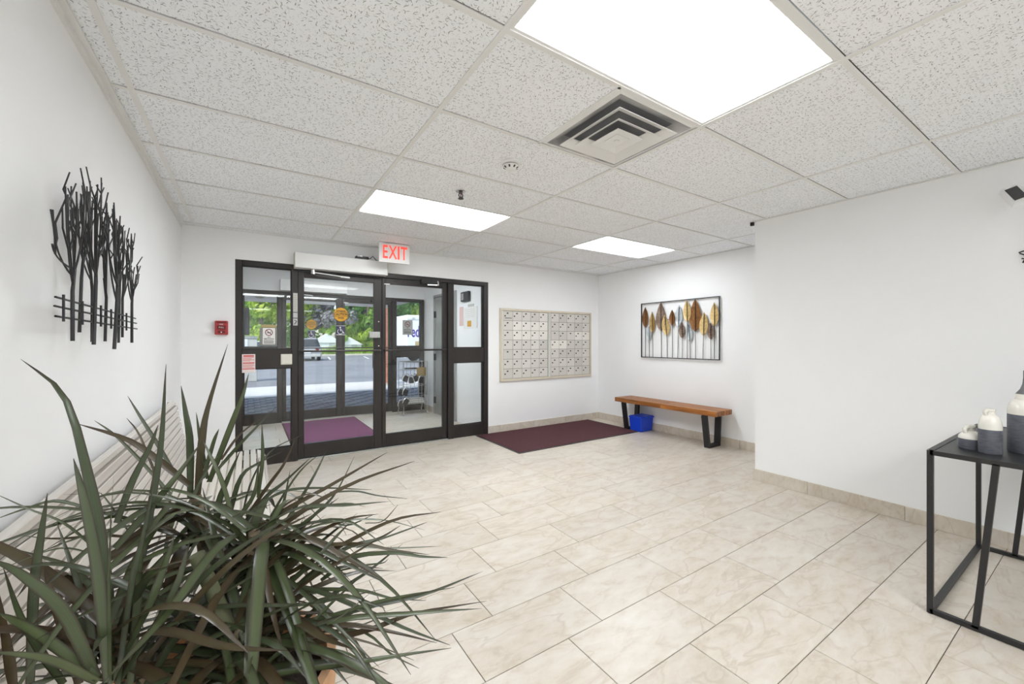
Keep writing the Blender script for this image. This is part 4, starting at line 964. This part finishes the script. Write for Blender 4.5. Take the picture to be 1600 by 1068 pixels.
pl_ = thing('brick_pillar', loc=(3.35, 12.4, 0), kind='structure')
bx(3.24, 3.585, 12.25, 12.65, -.02, 2.8).build('shaft', M['brick'], pl_); bx(3.22, 3.605, 12.23, 12.67, -.02, .06).build('plinth', M['concrete'], pl_)
pd = onz(406, 458, 2.19)
dl = thing('canopy_dome_light', 'cream dome light under the entrance canopy', 'light fixture', (pd.x, pd.y, 2.05))
MB().lathe([(.105, 0), (.105, -.018), (.092, -.024)], 24, (pd.x, pd.y, 2.19)).build('base', M['tan_paper'], dl, smooth=2)
MB().lathe([(.088, -.024), (.08, -.06), (.06, -.085), (.025, -.095)], 24, (pd.x, pd.y, 2.19)).build('diffuser', M['cream'], dl, smooth=2)
# vehicles
M['tyre'] = mat('tyre', (.015, .015, .016, 1), .8); M['car_glass'] = mat('dark_car_glass', (.02, .025, .03, 1), .08)
def car(x, y, L, Wd, H, m, name, label, tail):
    t = thing(name, label, 'car', (x, y + L / 2, -.02)); z = -.02
    side = [(0, .32), (0, .95), (.10, 1.02), (.35, H), (L * .55, H), (L * .72, 1.05), (L - .15, .90), (L, .70), (L, .32)]
    hw = Wd / 2
    low = [(0, .30), (0, .92), (.08, .98), (L * .72, 1.0), (L - .15, .88), (L, .68), (L, .30)]
    MB().prism([(x - hw, y + a, z + b) for a, b in low], (Wd, 0, 0)).build('body', m, t, bevel=.07, seg=3, smooth=2)
    a0, a1, b0, b1 = .12, L * .72, .40, L * .55; hw2 = hw * .78; zz = z + .97; zh = z + H
    MB().add([(x - hw * .95, y + a0, zz), (x + hw * .95, y + a0, zz), (x + hw * .95, y + a1, zz), (x - hw * .95, y + a1, zz), (x - hw2, y + b0, zh), (x + hw2, y + b0, zh), (x + hw2, y + b1, zh), (x - hw2, y + b1, zh)],
             [(3, 2, 1, 0), (4, 5, 6, 7), (0, 1, 5, 4), (1, 2, 6, 5), (2, 3, 7, 6), (3, 0, 4, 7)]).build('cabin', M['car_glass'], t, bevel=.05, seg=2)
    bx(x - hw2 - .02, x + hw2 + .02, y + b0 - .02, y + b1 + .02, zh - .05, zh + .03).build('roof', m, t, bevel=.03, seg=2)
    for s in (-1, 1):
        for a in (.75, L - .85):
            w = MB().lathe([(.20, -.11), (.33, -.10), (.34, 0), (.33, .10), (.20, .11)], 20, (x + s * (hw - .10), y + a, z + .34), 'x').build('wheel', M['tyre'], t, smooth=2)
            MB().lathe([(.19, -.115), (.19, .115)], 14, (x + s * (hw - .10), y + a, z + .34), 'x').build('hub_cap', M['chrome'], w)
        bx(x + s * (hw - .28) - .12, x + s * (hw - .28) + .12, y - .02, y + .02, z + .72, z + .90).build('tail_light', M['dark_red'], t, bevel=.01)
        bx(x + s * hw - .03, x + s * (hw + .12), y + L * .62, y + L * .62 + .1, z + .98, z + 1.1).build('wing_mirror', m, t)
    bx(x - .26, x + .26, y - .02, y + .01, z + .55, z + .67).build('number_plate', M['sign_white'], t)
    bx(x - hw * .92, x + hw * .92, y - .06, y + .05, z + .30, z + .48).build('bumper', M['grey_sign'], t, bevel=.02)
    return t
M['silver'] = mat('silver_car_paint', (.50, .51, .53, 1), .25, .6, coat=.5); M['carwhite'] = mat('white_car_paint', (.75, .76, .78, 1), .25, coat=.5)
def at_y(u, y): d = ray(u, 534); return d.x / d.y * y
car(at_y(479, 31), 31, 4.5, 1.9, 1.55, M['silver'], 'silver_car', 'silver car parked on the lot behind the left door glass', True)
car(at_y(408, 30), 30, 4.6, 2.0, 1.35, M['carwhite'], 'white_car', 'white car parked far left behind the no smoking sign', True)
ub = thing('utility_box', 'grey utility box outside beyond the left sidelight', 'utility box', (at_y(388, 16), 16, 0))
xx = at_y(388, 16); bx(xx - .27, xx + .25, 16, 16.4, -.02, 1.42).build('cabinet', M['grey_sign'], ub, bevel=.02); bx(xx - .29, xx + .27, 15.98, 16.42, 1.42, 1.5).build('lid', M['steel'], ub); bx(xx - .22, xx - .02, 15.98, 16, .9, 1.4).build('label_plate', M['carwhite'], ub)
# delivery truck: its long white side faces the doors
tk = thing('delivery_truck', 'white delivery truck with purple lettering parked right of the entrance', 'truck', (11.0, 25, 0))
ty = 25.0; tx0 = at_y(635.5, ty)
M['truck'] = mat('white_truck_paint', (.78, .79, .80, 1), .3)
bx(tx0, tx0 + 5.2, ty, ty + 2.3, .75, 3.02).build('cargo_box', M['truck'], tk, bevel=.06, seg=2)
bx(tx0 + .06, tx0 + 5.14, ty - .02, ty, 2.72, 2.76).box(tx0 + .06, tx0 + 5.14, ty - .02, ty, .80, .84).build('side_trim', M['grey_sign'], tk)
MB().prism([(tx0 + 5.2, ty + .1, .55), (tx0 + 6.9, ty + .1, .55), (tx0 + 6.9, ty + .1, 1.35), (tx0 + 6.3, ty + .1, 1.5), (tx0 + 5.7, ty + .1, 2.5), (tx0 + 5.2, ty + .1, 2.6)], (0, 2.1, 0)).build('cab', M['truck'], tk, bevel=.05, seg=2)
MB().prism([(tx0 + 5.5, ty + .08, 1.6), (tx0 + 6.2, ty + .08, 1.6), (tx0 + 5.75, ty + .08, 2.3), (tx0 + 5.5, ty + .08, 2.3)], (0, 2.14, 0)).build('cab_window', M['car_glass'], tk)
bx(tx0 + .1, tx0 + 6.8, ty + .3, ty + 2.0, .45, .75).build('chassis', M['tyre'], tk)
for a in (1.2, 6.0):
    for yy in (ty + .12, ty + 2.15):
        w = MB().lathe([(.22, -.12), (.40, -.11), (.42, 0), (.40, .11), (.22, .12)], 20, (tx0 + a, yy, .40), 'y').build('wheel', M['tyre'], tk, smooth=2)
bx(tx0 + .35, tx0 + .52, ty - .05, ty, 2.80, 2.86).build('marker_light', M['grey_sign'], tk)
bx(tx0 + .02, tx0 + .12, ty - .03, ty + .02, .86, 1.0).build('tail_light', M['dark_red'], tk)
bx(tx0 + .55, tx0 + .95, ty - .012, ty, .95, 1.35).build('fuel_door', M['tan_paper'], tk)
mp = mat('purple_lettering', srgb(70, 48, 140), .5); mo = mat('orange_lettering', srgb(240, 110, 20), .5)
text('lettering', 'Fed', 1.0, mp, tk, (tx0 + .03, ty - .004, 1.93), sx=.56, depth=.003, align='LEFT', bold=.02)
text('lettering', 'Ex', 1.0, mo, tk, (tx0 + 1.02, ty - .004, 1.93), sx=.56, depth=.003, align='LEFT', bold=.02)

# ================================================================== THE FOREGROUND PLANT
def m_plant():
    m = mat('dracaena_leaf', (.1, .15, .06, 1), .30, spec=.55); t = NT(m)
    uv = t.n('ShaderNodeTexCoord').outputs['UV']; sx = t.n('ShaderNodeSeparateXYZ', {0: uv})
    oi = t.n('ShaderNodeObjectInfo').outputs['Random']
    e = t.math('ABSOLUTE', t.math('MULTIPLY_ADD', sx.outputs[0], 2.0, -1.0))
    st = t.n('ShaderNodeTexNoise', {'Vector': t.n('ShaderNodeMapping', {'Vector': uv, 'Scale': (30, 1.2, 1)}).outputs[0], 'Scale': 1.0, 'Detail': 3.0}).outputs['Fac']
    g = t.mix(oi, srgb(36, 50, 32), srgb(80, 92, 50))
    g = t.mix(st, g, srgb(84, 94, 68))
    r = t.mix(oi, srgb(58, 38, 30), srgb(42, 28, 30))
    edge = t.ramp(e, [(.55, (0, 0, 0, 1)), (.92, (1, 1, 1, 1))])
    c = t.mix(t.math('MULTIPLY', edge, .8), g, r)
    redl = t.math('GREATER_THAN', t.math('FRACT', t.math('MULTIPLY', oi, 7.3)), .72)
    c = t.mix(t.math('MULTIPLY', redl, .62), c, srgb(76, 50, 36))
    tip = t.ramp(sx.outputs[1], [(.72, (0, 0, 0, 1)), (1.0, (1, 1, 1, 1))]); c = t.mix(t.math('MULTIPLY', tip, .7), c, srgb(46, 34, 31))
    t.link(c, 'Base Color')
    o = t.t.nodes['Material Output']; tl = t.n('ShaderNodeBsdfTranslucent', {'Color': c}); mx = t.n('ShaderNodeMixShader', {0: .12})
    t.t.links.new(t.b.outputs[0], mx.inputs[1]); t.t.links.new(tl.outputs[0], mx.inputs[2]); t.t.links.new(mx.outputs[0], o.inputs[0])
    return m
M['leaf'] = m_plant()
PC = Vector((-.045, .96, 0))
dp = thing('potted_dracaena', 'large spiky dracaena plant in a tan pot in the left foreground', 'plant', (PC.x, PC.y, 0))
M['pot'] = m_noisy('tan_terracotta', srgb(204, 150, 104), srgb(222, 172, 126), 5, .55)
MB().lathe([(.135, 0), (.145, .01), (.185, .56), (.195, .60), (.205, .60), (.205, .655), (.188, .655), (.183, .60)], 40, PC, capt=False).build('pot', M['pot'], dp, smooth=2)
MB().lathe([(.184, .60), (.10, .62), (.0, .625)], 30, PC, capb=False, capt=False).build('soil', m_noisy('potting_soil', (.02, .014, .01, 1), (.05, .035, .025, 1), 60, .95, .6), dp)
HEADS = [Vector((-.19, .90, .80)), Vector((.01, 1.0, .86)), Vector((-.10, 1.17, .90)), Vector((-.02, .88, .74)), Vector((.03, .94, .70))]
M['cane'] = m_noisy('grey_cane', srgb(96, 82, 66), srgb(130, 116, 92), 20, .8, .5, stretch=(1, 1, 6))
for h in HEADS:
    b = Vector((PC.x + (h.x - PC.x) * .35, PC.y + (h.y - PC.y) * .35, .61)); MB().tube([b, b * .5 + h * .5 + Vector((.015, 0, 0)), h + Vector((0, 0, .05))], [.016, .014, .011], 8).build('cane', M['cane'], dp, smooth=True)
q0, q1 = ond(307, 866, .70), ond(396, 1064, .74)
MB().tube([q1, q1 * .5 + q0 * .5, q0], .0115, 10).build('cut_cane', m_noisy('green_cane', srgb(74, 80, 54), srgb(104, 106, 78), 12, .6, .2), dp, smooth=2)['label'] = 'pale green cut cane stub'
def leaf(pts, w, twist=None, n=11):
    """ribbon leaf through 3-D points (Catmull-Rom), w = widest width in metres"""
    P = [pts[0] * 2 - pts[1]] + pts + [pts[-1] * 2 - pts[-2]]; seg = len(pts) - 1; C_ = []
    for i in range(n + 1):
        s = i / n * seg; k = min(int(s), seg - 1); t = s - k; a, b, c, d = P[k:k + 4]
        C_.append(.5 * ((2 * b) + (c - a) * t + (2 * a - 5 * b + 4 * c - d) * t * t + (3 * b - a - 3 * c + d) * t ** 3))
    vs = []; fs = []; uv = []
    ref = twist or Vector((random.uniform(-.5, .5), random.uniform(-.9, -.2), random.uniform(.4, 1.2)))
    for i, p in enumerate(C_):
        s = i / n; tg = (C_[min(i + 1, n)] - C_[max(i - 1, 0)]).normalized(); a = tg.cross(ref)
        a = a.normalized() if a.length > 1e-4 else tg.orthogonal().normalized(); nn = a.cross(tg)
        ww = w * .5 * min(1, (.72 + 1.1 * s)) * (1 - s ** 2.2) ** .9 + .0003
        for q in (-1, 0, 1):
            vs.append(p + a * ww * q + nn * ww * .32 * abs(q)); uv.append((q * .5 + .5, s))
    for i in range(n):
        for j in (0, 1): k = i * 3 + j; fs.append((k, k + 1, k + 4, k + 3))
    me = bpy.data.meshes.new('leaf'); og = ORG[dp.name]; me.from_pydata([v - og for v in vs], [], fs); me.materials.append(M['leaf'])
    ul = me.uv_layers.new(name='uv')
    for lp in me.loops: ul.data[lp.index].uv = uv[lp.vertex_index]
    for p in me.polygons: p.use_smooth = True
    o = bpy.data.objects.new('leaf', me); COL.objects.link(o); o.parent = dp; return o
C7 = lambda x, y: (x / 2.023, 540 + y / 2.023)
C6 = lambda x, y: (350 + x / 2.902, 700 + y / 2.902)
# leaves followed through the photograph: (points, depth at base, depth at tip, width in pixels)
TRACE7 = [([(335, 1050), (318, 640), (272, 400), (200, 160), (65, 42)], .62, .66, 34), ([(345, 1060), (308, 700), (265, 480), (232, 355)], .60, .60, 30),
 ([(352, 1075), (350, 760), (352, 580), (360, 410)], .60, .58, 28), ([(375, 1070), (422, 740), (455, 600), (490, 420)], .62, .62, 26), ([(430, 800), (485, 480), (512, 300), (525, 58)], .78, .80, 24),
 ([(370, 560), (420, 430), (475, 320), (500, 250)], .8, .82, 22), ([(365, 640), (470, 520), (560, 410), (640, 300)], .76, .86, 22), ([(300, 1040), (200, 840), (70, 725), (-40, 670)], .60, .52, 34),
 ([(310, 1050), (140, 925), (20, 860), (-60, 830)], .60, .50, 30), ([(310, 1060), (160, 990), (-40, 965)], .60, .50, 26), ([(95, 1075), (108, 760), (130, 600), (150, 465)], .62, .62, 24),
 ([(40, 1075), (20, 950), (-10, 760)], .60, .60, 26), ([(350, 1070), (470, 830), (520, 700), (552, 600)], .62, .64, 30), ([(375, 1070), (540, 800), (600, 620)], .62, .66, 26),
 ([(390, 1050), (480, 900), (700, 680), (980, 500)], .66, .72, 24), ([(400, 1070), (640, 780), (820, 620), (985, 530)], .66, .70, 24), ([(600, 480), (598, 300), (585, 210), (572, 125)], .98, 1.0, 22),
 ([(625, 480), (640, 300), (660, 190), (720, -5)], .98, 1.0, 22), ([(660, 430), (730, 250), (765, 160), (786, 88)], .98, 1.02, 18), ([(655, 420), (632, 300), (620, 210)], .98, 1.0, 12),
 ([(640, 420), (672, 310), (692, 262)], .98, 1.0, 14), ([(818, 480), (832, 360), (828, 248)], .94, .96, 18), ([(690, 390), (770, 300), (872, 195)], .98, 1.06, 12), ([(735, 545), (700, 430), (665, 350), (642, 300)], .88, .9, 16),
 ([(700, 360), (760, 280), (845, 215)], .98, 1.06, 10), ([(600, 440), (500, 360), (400, 295), (240, 245)], .94, .88, 20), ([(540, 470), (440, 360), (360, 280), (298, 236)], .94, .9, 10), ([(550, 400), (490, 300), (440, 220), (403, 158)], .98, .98, 12),
 ([(540, 500), (490, 400), (440, 280), (400, 228)], .96, .96, 7), ([(300, 640), (200, 560), (100, 520), (-20, 465)], .7, .62, 9), ([(300, 520), (180, 490), (80, 515), (-20, 550)], .74, .66, 9), ([(300, 660), (200, 640), (90, 670), (-20, 720)], .7, .62, 9),
 ([(480, 590), (380, 540), (280, 565), (150, 640)], .86, .76, 10), ([(460, 610), (330, 600), (180, 610), (70, 600)], .84, .74, 10), ([(440, 640), (330, 480), (300, 470), (200, 470)], .84, .78, 8),
 ([(640, 600), (560, 545), (490, 550), (440, 590)], .9, .84, 18), ([(560, 780), (610, 640), (700, 560), (860, 500)], .82, .86, 18), ([(640, 640), (720, 590), (800, 560), (975, 545)], .86, .9, 12),
 ([(500, 1000), (560, 900), (680, 800), (900, 670)], .7, .74, 24), ([(470, 1060), (620, 950), (800, 870), (975, 800)], .68, .70, 24), ([(620, 660), (690, 800), (760, 920)], .78, .72, 20),
 ([(700, 700), (780, 760), (880, 820), (971, 890)], .82, .8, 20), ([(200, 1070), (120, 960), (60, 850), (10, 700)], .6, .56, 24), ([(250, 1070), (200, 900), (160, 780), (140, 700)], .62, .62, 24), ([(410, 1070), (430, 860), (440, 700), (460, 540)], .64, .66, 22),
 ([(300, 1000), (280, 850), (230, 700), (180, 560)], .66, .68, 18), ([(760, 560), (800, 420), (860, 330), (960, 280)], .96, 1.02, 10), ([(780, 540), (850, 440), (900, 370), (940, 280)], .96, 1.0, 11), ([(720, 560), (760, 420), (820, 370), (900, 330)], .96, 1.0, 14),
 ([(740, 600), (840, 480), (900, 430), (985, 350)], .94, 1.0, 14), ([(680, 620), (690, 500), (720, 420), (760, 330)], .94, .96, 18), ([(610, 620), (600, 520), (640, 420), (700, 330)], .92, .94, 20)]
TRACE6 = [([(-60, 560), (200, 330), (480, 170), (740, 18)], .86, .98, 16), ([(-50, 640), (250, 360), (560, 170), (865, 58)], .84, .98, 17), ([(200, 620), (480, 470), (760, 330), (985, 288)], .82, .92, 17),
 ([(240, 450), (600, 435), (760, 462), (930, 482)], .84, .92, 13), ([(330, 620), (560, 500), (760, 475), (900, 492), (1015, 495)], .82, .92, 15), ([(300, 590), (560, 450), (700, 410), (800, 350)], .84, .92, 11),
 ([(120, 640), (350, 430), (550, 325), (700, 298)], .86, .94, 13), ([(150, 640), (430, 640), (620, 645), (760, 680), (915, 690)], .82, .9, 11), ([(100, 830), (450, 770), (720, 690), (1045, 630)], .76, .86, 14),
 ([(-60, 1000), (300, 905), (640, 830), (860, 750), (1190, 693)], .72, .88, 20), ([(150, 620), (400, 640), (650, 740), (830, 820), (1025, 892)], .82, .82, 16), ([(-60, 900), (250, 815), (550, 800), (750, 830), (965, 882)], .74, .84, 17),
 ([(-60, 1080), (250, 1020), (600, 970), (800, 938), (1030, 905)], .68, .82, 17), ([(380, 840), (620, 830), (760, 935), (885, 998)], .8, .8, 9), ([(60, 1080), (330, 860), (490, 700), (608, 592)], .70, .84, 13),
 ([(380, 860), (470, 960), (570, 1075)], .76, .74, 14), ([(200, 520), (380, 330), (500, 210), (592, 35)], .9, 1.0, 10), ([(440, 480), (500, 410), (565, 342)], .8, .84, 11), ([(230, 480), (440, 470), (540, 520), (720, 545)], .84, .9, 12),
 ([(500, 560), (640, 530), (720, 520), (745, 500)], .86, .9, 5), ([(440, 600), (520, 545), (600, 535)], .84, .88, 14), ([(480, 200), (600, 195), (700, 215), (830, 228)], .94, 1.02, 5), ([(100, 300), (260, 200), (420, 180), (670, 188)], .92, 1.0, 9),
 ([(640, 340), (720, 330), (790, 255)], .9, .96, 4), ([(600, 450), (800, 380), (920, 335)], .86, .94, 5), ([(240, 760), (420, 745), (560, 770), (600, 775)], .78, .84, 8), ([(420, 900), (560, 930), (650, 985), (745, 1025)], .74, .78, 7),
 ([(200, 870), (400, 850), (620, 870), (860, 960)], .74, .8, 9), ([(120, 560), (180, 420), (260, 280), (300, 100)], .88, .92, 14), ([(60, 600), (240, 460), (360, 340), (520, 225)], .86, .92, 16), ([(180, 480), (290, 320), (400, 140), (470, 0)], .92, 1.0, 11),
 ([(150, 420), (260, 230), (350, 100), (440, 20)], .94, 1.02, 9), ([(0, 420), (80, 300), (140, 200), (160, 40)], .92, .95, 16), ([(200, 560), (330, 500), (450, 470), (560, 470)], .84, .9, 13), ([(250, 700), (400, 560), (520, 500), (640, 470)], .82, .9, 10),
 ([(300, 300), (420, 270), (560, 250), (640, 265)], .92, 1.0, 8), ([(280, 360), (460, 330), (560, 350), (680, 300)], .9, .98, 9)]
rl = random.Random(11)
def wallsafe(p): p.x = max(p.x, XL + .015); return p
for TRC, fn in ((TRACE7, C7), (TRACE6, C6)):
    for pts, d0, d1, w in TRC:
        k = len(pts) - 1; dm_ = (d0 + d1) / 2
        leaf([wallsafe(ond(*fn(*p), d0 + (d1 - d0) * i / k)) for i, p in enumerate(pts)], w / (2.023 if fn is C7 else 2.0) * dm_ / F * 1.05)
cnt = 0
while cnt < 190:
    h = HEADS[rl.choice((0, 0, 1, 1, 1, 2, 2, 3, 3, 4))]; az = rl.uniform(0, 6.283); el = math.radians(rl.uniform(-30, 55)); L = rl.uniform(.24, .48)
    d = Vector((math.cos(az) * math.cos(el), math.sin(az) * math.cos(el), math.sin(el))); b = h + Vector((rl.uniform(-.02, .02), rl.uniform(-.02, .02), rl.uniform(-.06, .05)))
    pts = [b, b + d * L * .35 + Vector((0, 0, .01)), b + d * L * .7 - Vector((0, 0, .03)), b + d * L - Vector((0, 0, rl.uniform(.04, .14)))]
    dep = min(p.x * SA + p.y * CA for p in pts)
    if min(p.x for p in pts) < XL + .02 or dep < .46 or max(p.y for p in pts) > 1.5: continue
    if max((CY - F * (p.z - EYE) / (p.x * SA + p.y * CA)) * -1 for p in pts) > -760: continue
    leaf(pts, rl.uniform(.013, .024), Vector((0, 0, 1)) + d * -.3); cnt += 1
